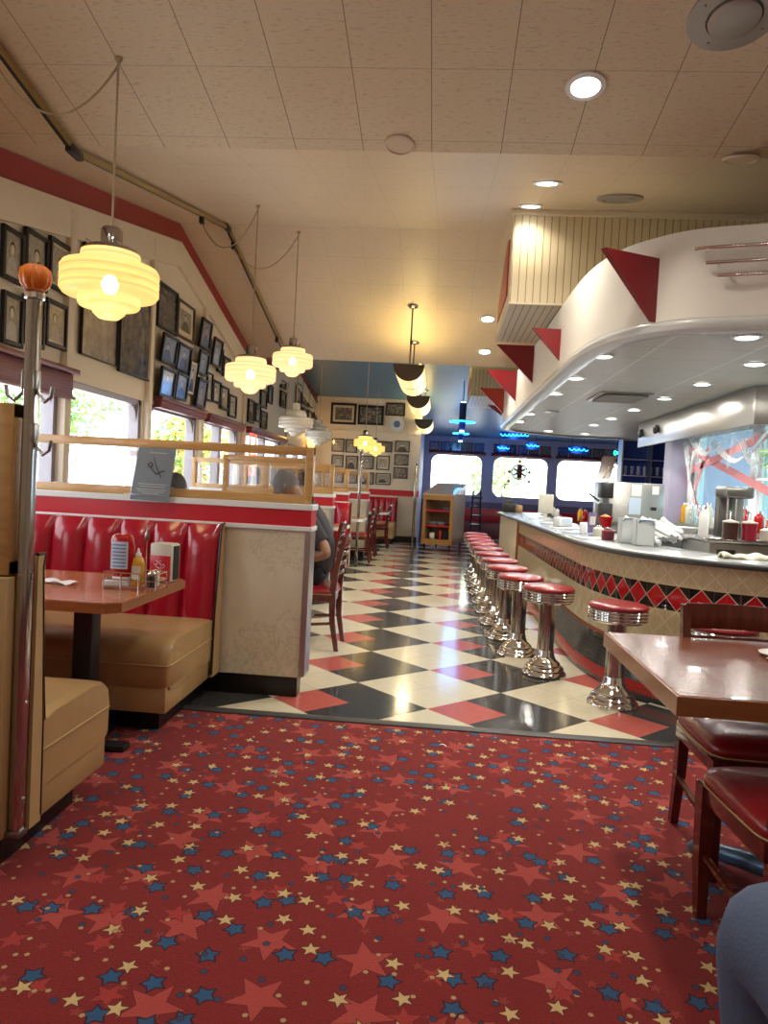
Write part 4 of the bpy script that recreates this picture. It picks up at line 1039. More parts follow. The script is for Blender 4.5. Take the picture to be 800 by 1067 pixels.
ST = [(1.13, 4.62), (.80, 5.27), (.665, 5.83), (.615, 6.46), (.60, 7.12), (.58, 7.78), (.57, 8.44), (.565, 9.1), (.56, 9.76), (.56, 10.42), (.56, 11.08)]
on = ['stool with red seat just beyond the corner of the right table', 'second stool, standing alone left of the counter bend', 'third stool from the right table', 'fourth stool from the right table', 'fifth stool from the right table', 'sixth stool from the right table', 'seventh stool from the right table', 'eighth stool from the right table', 'third stool from the far end of the row', 'second stool from the far end of the row', 'farthest chrome stool at the end of the row']
s0 = stool((*ST[0], 0), on[0])
for (x, y), l in zip(ST[1:], on[1:]): dup(s0, (x, y, 0), R.uniform(0, 6), l)
dup(s0, (1.55, 4.08, 0), 0, 'stool half hidden behind the chair back at the right table')

# ================================================================== CANOPY
KP = [(4.6, 3.95), (3.4, 4.0), (2.5, 4.08), (2.05, 4.2), (1.76, 4.32), (1.40, 4.45), (1.19, 4.64), (1.06, 4.86), (.985, 5.14), (.945, 5.5), (.93, 6.0), (.925, 6.8), (.92, 7.8), (.92, 9.0), (.91, 10.6), (.90, 11.7), (.93, 12.05), (1.10, 12.4), (1.5, 12.75), (2.1, 13.05), (3.0, 13.1), (4.6, 13.1)]
KS = smooth(KP); LEN = [0]
for i in range(1, len(KS)): LEN.append(LEN[-1]+(KS[i]-KS[i-1]).length)
e = empty('counter_canopy', (2.5, 8, 2.3), 'big curved white canopy hanging over the lunch counter', 'canopy')
mb = MB(); ribbon(mb, KS, [(.03, 2.32), (.0, 2.34), (.0, 2.85), (.03, 2.86)]); mb.build('white_fascia', m_white, e, True, recalc=False)
mb = MB(); ribbon(mb, KS, [(.13, 2.275), (.08, 2.262), (.03, 2.264), (-.002, 2.28), (-.012, 2.305), (-.006, 2.33), (.01, 2.345)]); mb.build('rounded_lip', m_lip, e, True)
def cap(P, z, name, m):
    mb = MB(); vs = [mb.bm.verts.new((q.x, q.y, z)) for q in P]; f = mb.bm.faces.new(vs); bmesh.ops.triangulate(mb.bm, faces=[f]); mb.build(name, m, e, True)
cap(offs(KS, .10), 2.285, 'soffit', m_soffit); cap(offs(KS, .02), 2.855, 'top_deck', m_cladside)
# slatted boxes
def sbox(x0, y0, y1, lab):
    z0 = 2.875
    e = empty('slatted_box', (x0+1, (y0+y1)/2, z0), lab, 'ceiling box', 'cream slatted boxes on the canopy')
    x1 = 3.6
    mb = MB()
    ya = [y0]+[z[0] for z in ZIG if y0 < z[0] < y1]+[y1]
    mb.b2((x0, y0, z0), (x1, y0+.02, zc(y0)-.04)); mb.build('slatted_front', m_slatc, e, True)
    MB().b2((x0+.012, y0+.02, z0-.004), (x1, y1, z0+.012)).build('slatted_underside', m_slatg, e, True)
    MB().prism([(y0+.02, z0)]+[(y1, z0)]+[(y, zc(y)-.01) for y in ya[::-1][:-1]]+[(y0+.02, zc(y0+.02)-.01)], x0, x0+.02, 'x').build('side_panel', m_cladside, e, True)
    MB().b2((x0, y1-.02, z0), (x1, y1, zc(y1)-.01)).build('back_panel', m_cladside, e, True)
    MB().prism([(y0+.25, z0+.12), (y1-.35, z0+.12), (y1-.5, z0+.28), (y0+.45, zc(y0+.4)-.22), (y0+.25, zc(y0+.25)-.22)], x0-.012, x0+.001, 'x').build('red_inset', m_finb, e, True)
    MB().b2((x0-.03, y0-.03, zc(y0)-.05), (x1, y0+.03, zc(y0)-.0), bev=.004).build('top_rail', m_cladside, e, True)
    MB().b2((x0-.006, y0-.006, z0-.010), (x1, y0+.02, z0+.004)).build('bottom_rail', m_cladside, e, True)
sbox(.49, 6.38, 8.05, 'nearer cream slatted box jutting out above the canopy')
sbox(.42, 12.7, 14.6, 'farther cream slatted box above the end of the canopy')
# fins
FG = 'red triangular fins along the canopy'
def fin(base, out, w, zt, zb, lab, m=None):
    e = empty('canopy_fin', (base[0], base[1], zb), lab, 'fin', FG)
    o = Vector(out).normalized(); s_ = Vector((-o.y, o.x))*.022
    b = Vector(base)
    tri = [(b+o*-.02, zt), (b+o*w, zt), (b+o*-.02, zb)]
    A = [(q.x+s_.x, q.y+s_.y, z) for q, z in tri]; B = [(q.x-s_.x, q.y-s_.y, z) for q, z in tri]
    MB().rings([A, B]).build('triangle_board', [m or m_fin], e, True)
fin((1.24, 4.62), (-.50, -.25), .42, 2.72, 2.30, 'largest red triangular fin at the curve of the canopy')
fin((.93, 6.32), (-1, -.05), .24, 2.65, 2.37, 'short red fin under the near slatted box')
fin((.92, 8.12), (-1, 0), .40, 2.855, 2.44, 'third red fin, just past the near slatted box')
fin((.915, 9.85), (-1, 0), .40, 2.855, 2.44, 'fourth red fin along the straight canopy')
fin((.91, 11.6), (-1, 0), .40, 2.855, 2.44, 'bright orange-red fin, last full one', m_finb)
fin((1.05, 12.5), (-1, .15), .35, 2.70, 2.44, 'small dark red fin at the canopy\'s far tip')
# chrome rails on the fascia
RAILS = [((697, 277), (800, 267)), ((708, 290), (800, 282)), ((720, 302), (800, 297))]
for i, (a, b) in enumerate(RAILS):
    z = (2.72, 2.635, 2.56)[i]
    st = atz(a[0], a[1], z)
    P = [q for q in offs(KS, -.05) if q.x > st.x and q.y < 5.2 and q.x < 3.0][::-1]
    e = empty('fascia_rail', (P[0].x, P[0].y, z), '%s of three chrome rails on the white canopy fascia' % ('top', 'middle', 'lowest')[i], 'rail', 'chrome rails on the canopy fascia')
    MB().tube([(q.x, q.y, z) for q in P], .012, 10).build('tube', m_chrome, e, True)
    for j in (1, len(P)//2, len(P)-2):
        q = P[j]; MB().cyl((q.x, q.y, z-.005), (q.x+.02, q.y+.06, z-.005), .009, seg=8).build('bracket', m_chrome, e, True)
# downlights in the soffit
dl = None
spots = [(1.10, 5.42), (1.10, 6.48), (1.09, 7.54), (1.08, 9.6), (1.07, 10.7), (1.78, 4.62), (2.18, 5.49), (2.17, 6.52), (2.16, 7.55), (2.14, 8.64), (2.13, 9.7), (2.11, 10.7), (1.68, 12.1), (2.3, 12.3), (2.7, 4.9), (3.1, 5.6)]
words_ = ['first at the curved front', 'second along the aisle edge', 'third along the aisle edge', 'fourth along the aisle edge', 'last along the aisle edge', 'at the near front close to the right edge', 'first of the inner row', 'second of the inner row', 'third of the inner row', 'fourth of the inner row', 'fifth of the inner row', 'sixth of the inner row', 'left of the two at the far tip', 'right of the two at the far tip', 'out over the near kitchen corner', 'beyond the near kitchen corner']
for (x, y), wd in zip(spots, words_):
    if dl is None:
        e = empty('canopy_downlight', (x, y, 2.284), 'round canopy downlight, '+wd, 'ceiling light', 'round downlights in the canopy soffit'); dl = e
        MB().lathe([(.068, 0), (.085, -.002), (.088, -.008), (.066, -.014)], seg=28, cap=False).build('trim_ring', m_whitetrim, e)
        MB().lathe([(.0, -.006), (.068, -.006), (.068, -.002)], seg=28).build('lens', m_disc, e)
    else: dup(dl, (x, y, 2.284), 0, 'round canopy downlight, '+wd)
    area((x, y, 2.262), .13, 14, (1, .95, .86))
e = empty('soffit_vent', (1.73, 7.6, 2.28), 'dark slotted air vent in the canopy soffit', 'vent')
MB().box((0, 0, -.004), (.5, .7, .012), bev=.003).build('frame', m_steel, e)
for j in range(7): MB().box((0, -.27+.09*j, -.014), (.42, .05, .01), rx=.5).build('slat', m_vent, e)
e = empty('soffit_speaker', (1.3, 9.2, 2.28), 'small flush round disc in the canopy soffit without light', 'speaker'); MB().lathe([(.09, 0), (.09, -.01), (.001, -.012)], seg=24).build('cover', m_lip, e)

# ================================================================== HOOD + KITCHEN
e = empty('steel_hood', (2.9, 8, 1.95), 'shiny stainless steel hood band hanging below the canopy', 'hood')
MB().b2((2.58, 6.45, 1.95), (2.62, 10.1, 2.27), bev=.004).build('side_band', m_steel, e, True)
MB().b2((2.58, 6.43, 1.95), (3.24, 6.47, 2.27), bev=.004).build('front_band', m_steel, e, True)
MB().b2((2.6, 6.45, 2.06), (3.0, 9.9, 2.08)).build('glass_tray', m_chromed, e, True)
for y in (7.0, 8.2, 9.4): MB().lathe([(.07, 0), (.07, -.012), (.001, -.013)], (2.85, y, 2.06), 20).build('hood_lamp', m_disc, e, True); area((2.85, y, 2.03), .12, 5, (1, .97, .9))
for y in (9.2, 9.9):
    e = empty('security_camera', (2.55, y, 2.1), 'small black camera on the steel hood, %s one' % ('right' if y < 9.5 else 'left'), 'camera')
    MB().lathe([(.001, .05), (.03, .045), (.035, 0), (.02, -.03), (.001, -.035)], seg=14).build('housing', m_blackp, e); MB().box((.02, 0, .06), (.05, .03, .03), bev=.004).build('mount', m_blackp, e)
# back counter
e = empty('back_counter', (2.85, 7.6, 0), 'stainless steel work counter along the kitchen window wall', 'counter')
MB().b2((2.40, 5.85, .0), (3.24, 8.92, .86), bev=.01).build('cabinet', m_steeld, e, True)
MB().b2((2.35, 5.8, .86), (3.24, 8.94, .90), bev=.008).build('worktop', m_steel, e, True)
MB().b2((2.75, 6.3, .90), (3.24, 8.94, 1.02), bev=.006).build('raised_shelf', m_steel, e, True)
for y in (6.3, 7.3, 8.3): MB().b2((2.392, y-.4, .15), (2.40, y+.4, .78), bev=.003).build('door', m_steel, e, True); MB().tube([(2.38, y+.3, .4), (2.37, y+.3, .42), (2.37, y+.3, .58), (2.38, y+.3, .6)], .008, 6).build('handle', m_chrome, BUILT[-1], True)
# sandwich station front (big steel box near right)
p = aty(765, 565, 5.15)
e = empty('prep_station', (2.15, 5.35, 0), 'steel ice and prep station behind the counter at right', 'prep station')
MB().b2((1.85, 5.2, 0), (2.9, 5.75, 1.0), bev=.012).build('cabinet', m_steel, e, True)
MB().b2((1.83, 5.18, 1.0), (2.92, 5.77, 1.03), bev=.006).build('rim', m_chromed, e, True)
MB().b2((1.9, 5.185, .86), (2.02, 5.2, .96)).build('black_socket', m_blackp, e, True)
# big fridge cabinet
e = empty('steel_cabinet', (2.35, 9.3, .0), 'stainless steel cooler cabinet with taped notices', 'cooler')
a, b = aty(632, 503, 9.0), aty(693, 506, 9.0)
MB().b2((a.x, 9.0, .0), (b.x, 9.7, 1.46), bev=.01).build('body', m_steel, e, True)
for x0, x1, z0, z1, m in ((2.26, 2.38, 1.30, 1.44, m_paper), (2.50, 2.58, 1.33, 1.43, m_paper), (2.24, 2.38, 1.08, 1.28, m_lab)): MB().b2((x0, 8.985, z0), (x1, 8.993, z1)).build('notice', m, e, True)
MB().b2((2.50, 8.98, 1.14), (2.56, 8.99, 1.18)).build('latch', m_blackp, e, True)
MB().b2((a.x-.02, 8.97, .95), (b.x+.02, 9.0, .98)).build('ledge', m_chromed, e, True)
# chalkboard on top
e = empty('chalkboard_stand', (2.06, 9.3, 1.465), 'dark brown easel board standing on the steel cabinet', 'board')
c0, c1, d0, d1 = aty(621, 499, 9.2), aty(635, 500, 9.2), aty(628, 475, 9.35), aty(642, 476, 9.35)
mb = MB(); mb.rings([[c0, c1, d1, d0], [v+Vector((.01, .03, 0)) for v in (c0, c1, d1, d0)]]); mb.build('board', m_framebr, e, True)
MB().tube([c1.lerp(d1, .6)+Vector((.0, -.02, 0)), c1+Vector((.05, -.02, 0))], .008, 6).tube([c0.lerp(d1, .55)+Vector((.02, -.02, 0)), c0+Vector((.08, -.02, 0))], .008, 6).build('easel_leg', m_oakf, e, True)
# coffee machine / dark grinder left of cabinet
e = empty('coffee_grinder', (1.93, 8.8, .9), 'black coffee machine left of the steel cabinet', 'coffee machine')
MB().b2((1.84, 8.7, .9), (1.99, 8.95, 1.2), bev=.01).build('body', m_blackp, e, True); MB().b2((1.86, 8.7, 1.26), (1.99, 8.95, 1.44), bev=.01).build('hopper', m_blackp, e, True); MB().b2((1.89, 8.78, 1.2), (1.96, 8.9, 1.26)).build('neck', m_steeld, e, True)
MB().tube([(1.84, 8.75, 1.22), (1.72, 8.72, 1.30)], .012, 8).build('handle', m_blackp, e, True)
e = empty('work_shelf', (1.9, 8.9, 0), 'low steel shelf carrying the coffee machine', 'counter'); MB().b2((1.62, 8.5, 0), (2.02, 8.99, .88), bev=.01).build('body', m_steeld, e, True); MB().b2((1.60, 8.48, .88), (2.02, 8.99, .90)).build('top', m_steel, e, True)
# milkshake mixer
mxp = (2.52, 6.55, .90)
e = empty('milkshake_mixer', mxp, 'grey three-spindle milkshake mixer behind the syrup tubs', 'mixer')
MB().box((.0, .05, .02), (.24, .26, .04), bev=.01).build('base', m_steeld, e)
MB().box((0, .12, .26), (.22, .09, .46), bev=.02).build('column', m_steeld, e)
MB().box((0, .02, .47), (.25, .26, .10), bev=.03, seg=4).build('motor_head', m_steeld, e)
for x in (-.07, 0, .07): MB().cyl((x, -.03, .20), (x, -.03, .43), .006, seg=8).build('spindle', m_chrome, e); 
for x in (-.07, 0.0, .07): MB().lathe([(.025, .04), (.034, .2), (.036, .21)], (x, -.03, 0), 18, cap=False).build('mixing_cup', m_chrome, e)
# syrup tubs
for x, m, lab in ((2.03, m_brown, 'dark brown syrup tub with pump in front of the mixer'), (2.16, m_strawb, 'dark red syrup tub with pump in front of the mixer')):
    e = empty('syrup_tub', (x, 5.33, 1.03), lab, 'tub', 'syrup tubs before the milkshake mixer')
    MB().lathe([(.048, 0), (.052, .10), (.052, .115)], seg=24).build('tub', m, e)
    MB().lathe([(.054, .113), (.054, .122), (.02, .13), (.012, .135)], seg=24).build('lid', m_cream, e)
    MB().tube([(0, 0, .13), (0, 0, .185), (-.02, -.02, .195), (-.035, -.035, .17)], .006, 8).build('pump', m_chrome, e)
# tall bottles & glass jars, shelf
def jar(x, y, z, r, h, m, lab, name='jar', cat='jar', group='jars and bottles on the back counter', lid=m_chrome):
    e = empty(name, (x, y, z), lab, cat, group)
    MB().lathe([(r*.9, 0), (r, .01), (r, h*.72), (r*.55, h*.85), (r*.5, h*.9)], seg=16).build('body', m, e)
    MB().lathe([(r*.56, h*.88), (r*.56, h*.98), (r*.3, h)], seg=14).build('lid', lid, e)
JM = [(m_must, 'yellow'), (m_cream, 'cream'), (m_ketch, 'red'), (m_glassp, 'clear'), (m_paper, 'white'), (m_orange, 'orange')]
for i, (x, y, c, h) in enumerate([(2.85, 8.86, 0, .24), (2.93, 8.78, 1, .22), (2.85, 8.7, 1, .24), (2.85, 8.6, 3, .2), (2.85, 8.35, 3, .22), (2.85, 8.1, 1, .25), (2.85, 7.8, 4, .24), (2.85, 7.5, 3, .20), (2.86, 7.2, 2, .24), (2.88, 6.9, 2, .20), (2.86, 6.6, 5, .18)]):
    nmn = ['leftmost', 'second', 'third', 'fourth', 'fifth', 'sixth', 'seventh', 'eighth', 'ninth', 'tenth', 'last'][i]
    jar(x, y, 1.02, .045, h, JM[c][0], '%s bottle on the raised steel shelf, %s from the pillar' % (JM[c][1], nmn), 'bottle', 'bottle')
jar(2.30, 5.36, 1.03, .05, .10, m_cream, 'cream lidded jar right of the red syrup tub'); jar(2.45, 5.5, 1.03, .05, .16, m_glassp, 'tall clear jar right of the syrup tubs'); jar(1.95, 5.62, 1.03, .035, .22, m_paper, 'white squeeze bottle behind the brown syrup tub')
# silverware bin, black
e = empty('cutlery_bin', (2.72, 5.45, 1.03), 'black bin full of upright silver cutlery at the right edge', 'bin')
MB().box((0, 0, .08), (.32, .2, .16), bev=.01).build('bin_body', m_blackp, e)
for i in range(16): a = R.uniform(-.13, .13); b_ = R.uniform(-.07, .07); MB().box((a, b_, .19), (.014, .004, .08), rz=R.uniform(0, 3), rx=R.uniform(-.2, .2), bev=.002).build('cutlery_handle', m_chrome, e)
# pink and white halloween drapes, crossed pink straps
for (a, b, lab, yy) in (((706, 462), (800, 512), 'pink strap falling to the right of the crossed pair', 0), ((800, 452), (712, 494), 'pink strap rising to the right of the crossed pair', .015),
                     ((704, 470), (738, 560), 'pink strap left of the crossed pair, falling', .0), ((738, 466), (706, 560), 'pink strap left of the crossed pair, rising', .015)):
    x = KX-.05-yy; p, q = atx(*a, x), atx(*b, x); d = (q-p).normalized(); n = Vector((0, -d.z, d.y))*.045
    mb = MB(); mb.rings([[p+n, p-n, q-n, q+n], [v+Vector((.006, 0, 0)) for v in (p+n, p-n, q-n, q+n)]]); o = mb.build('pink_strap', m_pink); tag(o, lab, 'strap', 'pink straps crossed over the kitchen window')
for i, (y0, y1, z0, z1, lab) in enumerate([(8.95, 9.85, 1.25, 2.12, 'white cobweb drape hanging beside the pillar'), (7.7, 9.1, 1.65, 2.15, 'white cobweb drape swagged over the middle of kitchen window'), (6.6, 7.8, 1.3, 2.15, 'white cobweb drape hanging at the right of kitchen window')]):
    mb = MB()
    def fn(u, v, i=i):
        y = y0+(y1-y0)*u; low = z0+(z1-z0)*(.55 if i != 1 else .0)*abs(math.sin(u*PI*2.0)) if i != 1 else z1-(z1-z0)*math.sin(PI*u)
        return (KX-.10-.05*math.sin(u*17+v*3)-.03*v, y, low+(z1-low)*v)
    mb.grid(40, 12, fn)
    tag(mb.build('cobweb_drape', m_web), lab, 'drape', 'white cobweb drapes')
for i, pts_ in enumerate([[(712, 462), (717, 500), (720, 545), (714, 560)], [(716, 455), (732, 475), (750, 462)], [(740, 462), (765, 482), (800, 448)], [(722, 470), (716, 520), (724, 555)], [(770, 460), (782, 485), (800, 470)]]):
    P = [atx(a, b, KX-.14) for a, b in pts_]; P = smooth([(q.y, q.z) for q in P], 6)
    mb = MB()
    for j in range(4): mb.tube([(KX-.14+.01*j, q.x+.015*j*math.sin(q.y*9), q.y+.012*j) for q in P], .006, 5)
    tag(mb.build('cobweb_strand', m_paper), ['long white web strand looping down beside the pillar', 'short white web loop above the crossed straps at left', 'wide white web loop over the crossed straps', 'upright white web strand through the left straps', 'white web loop at the right edge above the plant'][i], 'web strand', 'white web strands')
# plant
pp = aty(798, 482, 6.3)
e = empty('potted_plant', pp+Vector((.08, 0, -.05)), 'small green leafy plant at the right edge below the hood', 'plant')
MB().lathe([(.05, -.08), (.07, .02), (.07, .03)], seg=16).build('pot', m_paper, e)
mb = MB()
for i in range(90):
    a, r, z = R.uniform(0, 6.28), R.uniform(0, .13), R.uniform(0, .16); c = Vector((r*math.cos(a), r*math.sin(a), z)); u = Vector((R.uniform(-1, 1), R.uniform(-1, 1), R.uniform(-.4, .6))).normalized()*.035; v = u.orthogonal().normalized()*.014
    mb.quad([c-u, c+v, c+u, c-v])
mb.build('leaves', m_leaf, e)
e2 = tag(MB().b2((pp.x-.02, 6.2, pp.z-.15), (3.24, 6.42, pp.z-.128)).build('wall_shelf', m_whitetrim), 'small white shelf under the green plant', 'shelf')

# bar shelves with glassware beyond the pillar
e = empty('glass_rack', (3.25, 12.2, 1.2), 'tall rack of shelves with glassware beyond the pillar', 'shelf')
MB().b2((2.85, 12.3, .0), (3.75, 12.34, 2.2)).build('back_panel', m_cobalt, e, True)  # cobalt panel colour stands in for a blue neon reflection
for z in (1.35, 1.62, 1.88): MB().b2((2.86, 12.05, z), (3.74, 12.3, z+.015)).build('shelf_board', m_chrome, e, True)
for x in (2.85, 3.3, 3.74): MB().b2((x, 12.05, .0), (x+.02, 12.3, 2.2)).build('upright', m_steeld, e, True)
gl0 = None
for zi, z in enumerate((1.365, 1.635)):
    for j in range(8):
        x = 2.94+.1*j
        if gl0 is None:
            gl0 = empty('drinking_glass', (x, 12.15, z), 'clear drinking glass standing on the rack beyond the pillar', 'glass', 'clear glasses on the rack'); MB().lathe([(.028, 0), (.036, .15)], seg=14, cap=False).build('glass_body', m_glassp, gl0)
        else: dup(gl0, (x, 12.15, z))
# blue neon signs
def squig(a, b, n, amp, y):
    P = []
    for i in range(n*6+1):
        t = i/(n*6); q = a.lerp(b, t); P.append(q+Vector((.012*math.sin(t*n*6.28+1.57), 0, amp*math.sin(t*n*6.28))))
    return P
for (a, b, n, amp, y, lab) in (((521, 453), (550, 453.5), 12, .035, 17.0, 'long blue neon script sign hanging under the canopy tip'), ((518, 466.5), (530, 467), 5, .03, 19.6, 'short blue neon script sign before the middle window pictures'),
        ((548, 464), (561, 464.5), 6, .03, 18.5, 'thin blue neon script sign, middle of the row'), ((592, 468), (612, 469), 8, .035, 18.5, 'blue neon script sign above the right end window')):
    p, q = aty(*a, y), aty(*b, y)
    e = empty('neon_sign', (p+q)/2, lab, 'neon sign', 'blue neon signs before the end windows')
    MB().tube(squig(p, q, max(3, int(n*.6)), amp*.8, y), .008, 5).build('neon_script', m_neonb, e, True)
    MB().b2((p.x, y+.03, p.z-.09), (q.x, y+.05, p.z+.08)).build('backing_board', m_cobalt, e, True)
    for t in (.2, .8): c = p.lerp(q, t); MB().cyl((c.x, y+.04, c.z+.05), (c.x, y+.04, zc(y)), .006, seg=6).build('hanger', m_blackp, e, True)
    point((p+q)/2+Vector((0, -.15, 0)), 6, (.12, .42, 1), .1)
p = aty(643, 472, 18.0); e = empty('neon_sign', p, 'small green neon sign at the right end of picture row', 'neon sign'); MB().tube([(.08*math.cos(a), 0, .05*math.sin(a*2)) for a in [i*.4 for i in range(17)]], .014, 6).build('neon_script', m_neong, e); MB().box((0, .03, 0), (.22, .02, .16), bev=.004).build('backing_board', m_cobalt, e)
MB().cyl((0, .03, .05), (0, .03, zc(18)-p.z), .006, seg=6).build('hanger', m_blackp, e)
p = atx(263, 474, LX+.12)
e = empty('neon_sign', p, 'red and yellow neon sign hanging in the left window under the second lamp', 'neon sign')
hh = .30; ww = .16
MB().tube([(0, -ww, hh), (0, ww, hh), (0, ww, -hh), (0, -ww, -hh), (0, -ww, hh)], .012, 6).tube([(0, -ww*1.5, 0), (0, ww*1.5, 0)], .012, 6).build('red_tube', m_neonr, e)
m_neony = em('yellow_neon', (1, .7, .1), 3)
MB().tube([(0, .10*math.sin(a), hh*.75-a*.06) for a in [i*.5 for i in range(16)]], .010, 6).build('yellow_tube', m_neony, e)
for sy in (-1, 1): MB().cyl((0, sy*ww*.8, hh), (0, sy*ww*.8, 2.0-p.z), .003, seg=6).build('hanger', m_blackp, e)
# hanging ornament at middle window
p = aty(541, 492, 19.7)
e = empty('window_ornament', p, 'round blue and red ornament with orange lights hanging in middle window', 'ornament')
m_ornb = pm('ornament_blue', (.10, .26, .45), .4); 
MB().tube([(.20*math.cos(a*PI/12), 0, .19*math.sin(a*PI/12)) for a in range(25)], .016, 6, False).build('blue_ring', m_ornb, e)
mb = MB()
for a in range(6): mb.box((.10*math.cos(a*PI/3+.5), .0, .10*math.sin(a*PI/3+.5)), (.15, .015, .05), ry=-(a*PI/3+.5), bev=.004)
mb.build('spokes', m_ornb, e); MB().box((0, -.02, .01), (.13, .03, .34), bev=.01).build('red_centre', m_fin, e)
for dx, dz in ((-.26, -.0), (.26, 0), (-.27, -.25), (.26, -.24), (0, .28)): MB().lathe([(.001, -.045), (.04, -.02), (.045, .01), (.02, .04), (.001, .045)], (dx, 0, dz), 12).build('orange_lobe', m_orange, e)
MB().tube([(-.27, 0, -.24), (-.26, 0, 0), (0, 0, .05), (.26, 0, 0), (.26, 0, -.24)], .008, 6).cyl((0, 0, .3), (0, 0, .55), .006, seg=6).build('wire', m_chromed, e)

# benches below end windows (red seat back strip)
e = empty('window_bench', (2.4, 19.4, 0), 'low maroon bench running below the end windows', 'bench')
MB().b2((-.3, 19.55, .0), (4.6, 19.95, .42), bev=.02).build('seat', m_maroon, e, True); MB().b2((-.3, 19.85, .42), (4.6, 19.96, .78), bev=.02).build('backrest', m_redband, e, True)

# ================================================================== COUNTERTOP ITEMS
cz = .936
def C(px, py): return atz(px, py, cz)
# clear bins
for px, lab in ((652, 'clear plastic bin with dark handle, left of two on the counter'), (668, 'clear plastic bin with dark handle beside the wrapped straws')):
    p = C(px, 566 if px < 660 else 569)
    e = empty('clear_bin', p+Vector((.03, .08, 0)), lab, 'bin', 'clear bins with handles on the counter')
    m_bin = m_frost if 'm_frost' in globals() else None
    if m_bin is None:
        t = NT('frosted_plastic'); t.b.inputs['Base Color'].default_value = (.72, .76, .76, 1); t.b.inputs['Roughness'].default_value = .35; t.b.inputs['Alpha'].default_value = .8; m_frost = m_bin = t.m
    mb = MB(); mb.b2((-.065, -.06, 0), (.065, -.056, .19)).b2((-.065, .056, 0), (.065, .06, .19)).b2((-.065, -.06, 0), (-.061, .06, .19)).b2((.061, -.06, 0), (.065, .06, .19)).b2((-.065, -.06, 0), (.065, .06, .005)); mb.build('bin_walls', m_bin, e)
    MB().tube([(-.05, -.062, .165), (-.045, -.068, .18), (.0, -.068, .185), (.045, -.068, .18), (.055, -.066, .155)], .005, 6).build('handle', m_bluef, e)
# wrapped straws: bundles of white sleeves
sg = 'white paper wrapped cutlery rolls piled on the counter'
rr = None
for i in range(34):
    px = 684+R.uniform(0, 32); base = C(px, 569-R.uniform(-2, 6))
    if rr is None:
        rr = empty('wrapped_roll', base, 'white wrapped cutlery roll in the pile right of the clear bins', 'wrapped cutlery', sg)
        MB().tube([(0, 0, 0), (0, .09, .004), (0, .19, 0), (0, .25, .003)], [.016, .019, .017, .020], 8).build('sleeve', m_paper, rr); MB().lathe([(.001, 0), (.018, .003), (.001, .006)], (0, 0, 0), 8).build('twist', m_glassp, rr); o = rr
    else: o = dup(rr, base)
    o.location = (base.x+R.uniform(-.02, .02), base.y+.06+R.uniform(-.02, .05), cz+.02+.012*(i % 7)); o.rotation_euler = (R.uniform(.12, .45), 0, R.uniform(.3, 1.1))
# cloth
p = C(775, 583)
mb = MB(); mb.grid(24, 12, lambda u, v: (p.x-.14+.36*u+.02*v, p.y-.03+.16*v, cz+.004+.026*(math.sin(PI*min(1, v*1.2))**.5 if v < .83 else .1)+.008*math.sin(u*9+v*5)+.006*math.sin(u*23)))
o = mb.build('folded_towel', pm('cream_towel', (.68, .64, .52), .9, bumpn=(60, .3))); tag(o, 'crumpled cream towel lying on the counter at the right edge', 'towel'); sm = o.modifiers.new('s', 'SOLIDIFY'); sm.thickness = .018
# napkin dispensers, menus, ketchup etc along the counter
dg = 'condiments along the counter'
def boxitem(name, cat, px, py, w, d, h, m, lab, group=None, rz=0, cap_=None):
    p = C(px, py); e = empty(name, p+Vector((0, d/2, 0)), lab, cat, group, rz)
    MB().box((0, 0, h/2), (w, d, h), bev=min(w, d)*.12).build('body', m, e)
    if cap_: MB().box((0, -d/2-.001, h*.62), (w*.7, .003, h*.4)).build('face_print', cap_, e)
    return e
boxitem('napkin_dispenser', 'napkin dispenser', 587, 549, .17, .12, .10, m_paper, 'white and blue low napkin box on the middle of counter', None, .5, m_lab)
boxitem('menu_holder', 'menu holder', 616.5, 556, .07, .03, .19, m_purple, 'upright purple table card on the counter', None, 0, m_cream)
boxitem('napkin_dispenser', 'napkin dispenser', 608, 556, .06, .06, .10, m_paper, 'small pale box just left of the purple card')
for (px, py, m, lab, h) in ((604, 543, m_must, 'yellow mustard bottle behind the purple card', .17), (609, 544, m_ketch, 'red ketchup bottle behind the purple card', .16), (576, 537, m_cream, 'pale bottle on the far part of counter', .15), (571, 538, m_steel, 'steel shaker on the far part of counter', .12), (566, 537, m_glassp, 'clear tall glass on the far part of counter', .2), (580, 538, m_paper, 'white cup near the far part of counter', .12)):
    p = C(px, py); jar(p.x, p.y, cz, .035, h, m, lab, 'bottle', 'bottle', dg)
p = C(631, 552)
e = empty('red_basket', p+Vector((0, .05, 0)), 'red and orange snack basket left of the clear bins', 'basket')
MB().lathe([(.05, 0), (.075, .13), (.08, .135), (.07, .13), (.045, .01)], seg=20).build('basket', m_ketch, e); MB().lathe([(.001, .16), (.045, .14), (.065, .12)], seg=16).build('contents', m_orange, e)
for px, py, m, w_, lab in ((624, 560, m_cream, .045, 'small jar beside the red basket'), (634, 563, m_maroon, .05, 'dark red jam holder before the red basket')):
    p = C(px, py); jar(p.x, p.y+.04, cz, w_, .10, m, lab)
e = empty('cash_register', (1.14, 12.3, cz), 'small black box at the far end of counter', 'register'); MB().box((0, 0, .08), (.2, .18, .16), bev=.02).box((0, .05, .18), (.14, .04, .09), bev=.008, rx=-.3).build('body', m_blackp, e)
p = C(532, 533); e = empty('fan_of_menus', p+Vector((.02, -.1, 0)), 'half-round grey fanned menu stand at far end of counter', 'menu stand'); o = MB().prism([(.17*math.cos(a*PI/14), .15*math.sin(a*PI/14)) for a in range(15)], -.02, .02, 'y').build('fan', m_grey, e)
boxitem('tip_box', 'box', 541, 534, .10, .08, .12, m_oakf, 'small tan box beside the fanned stand')
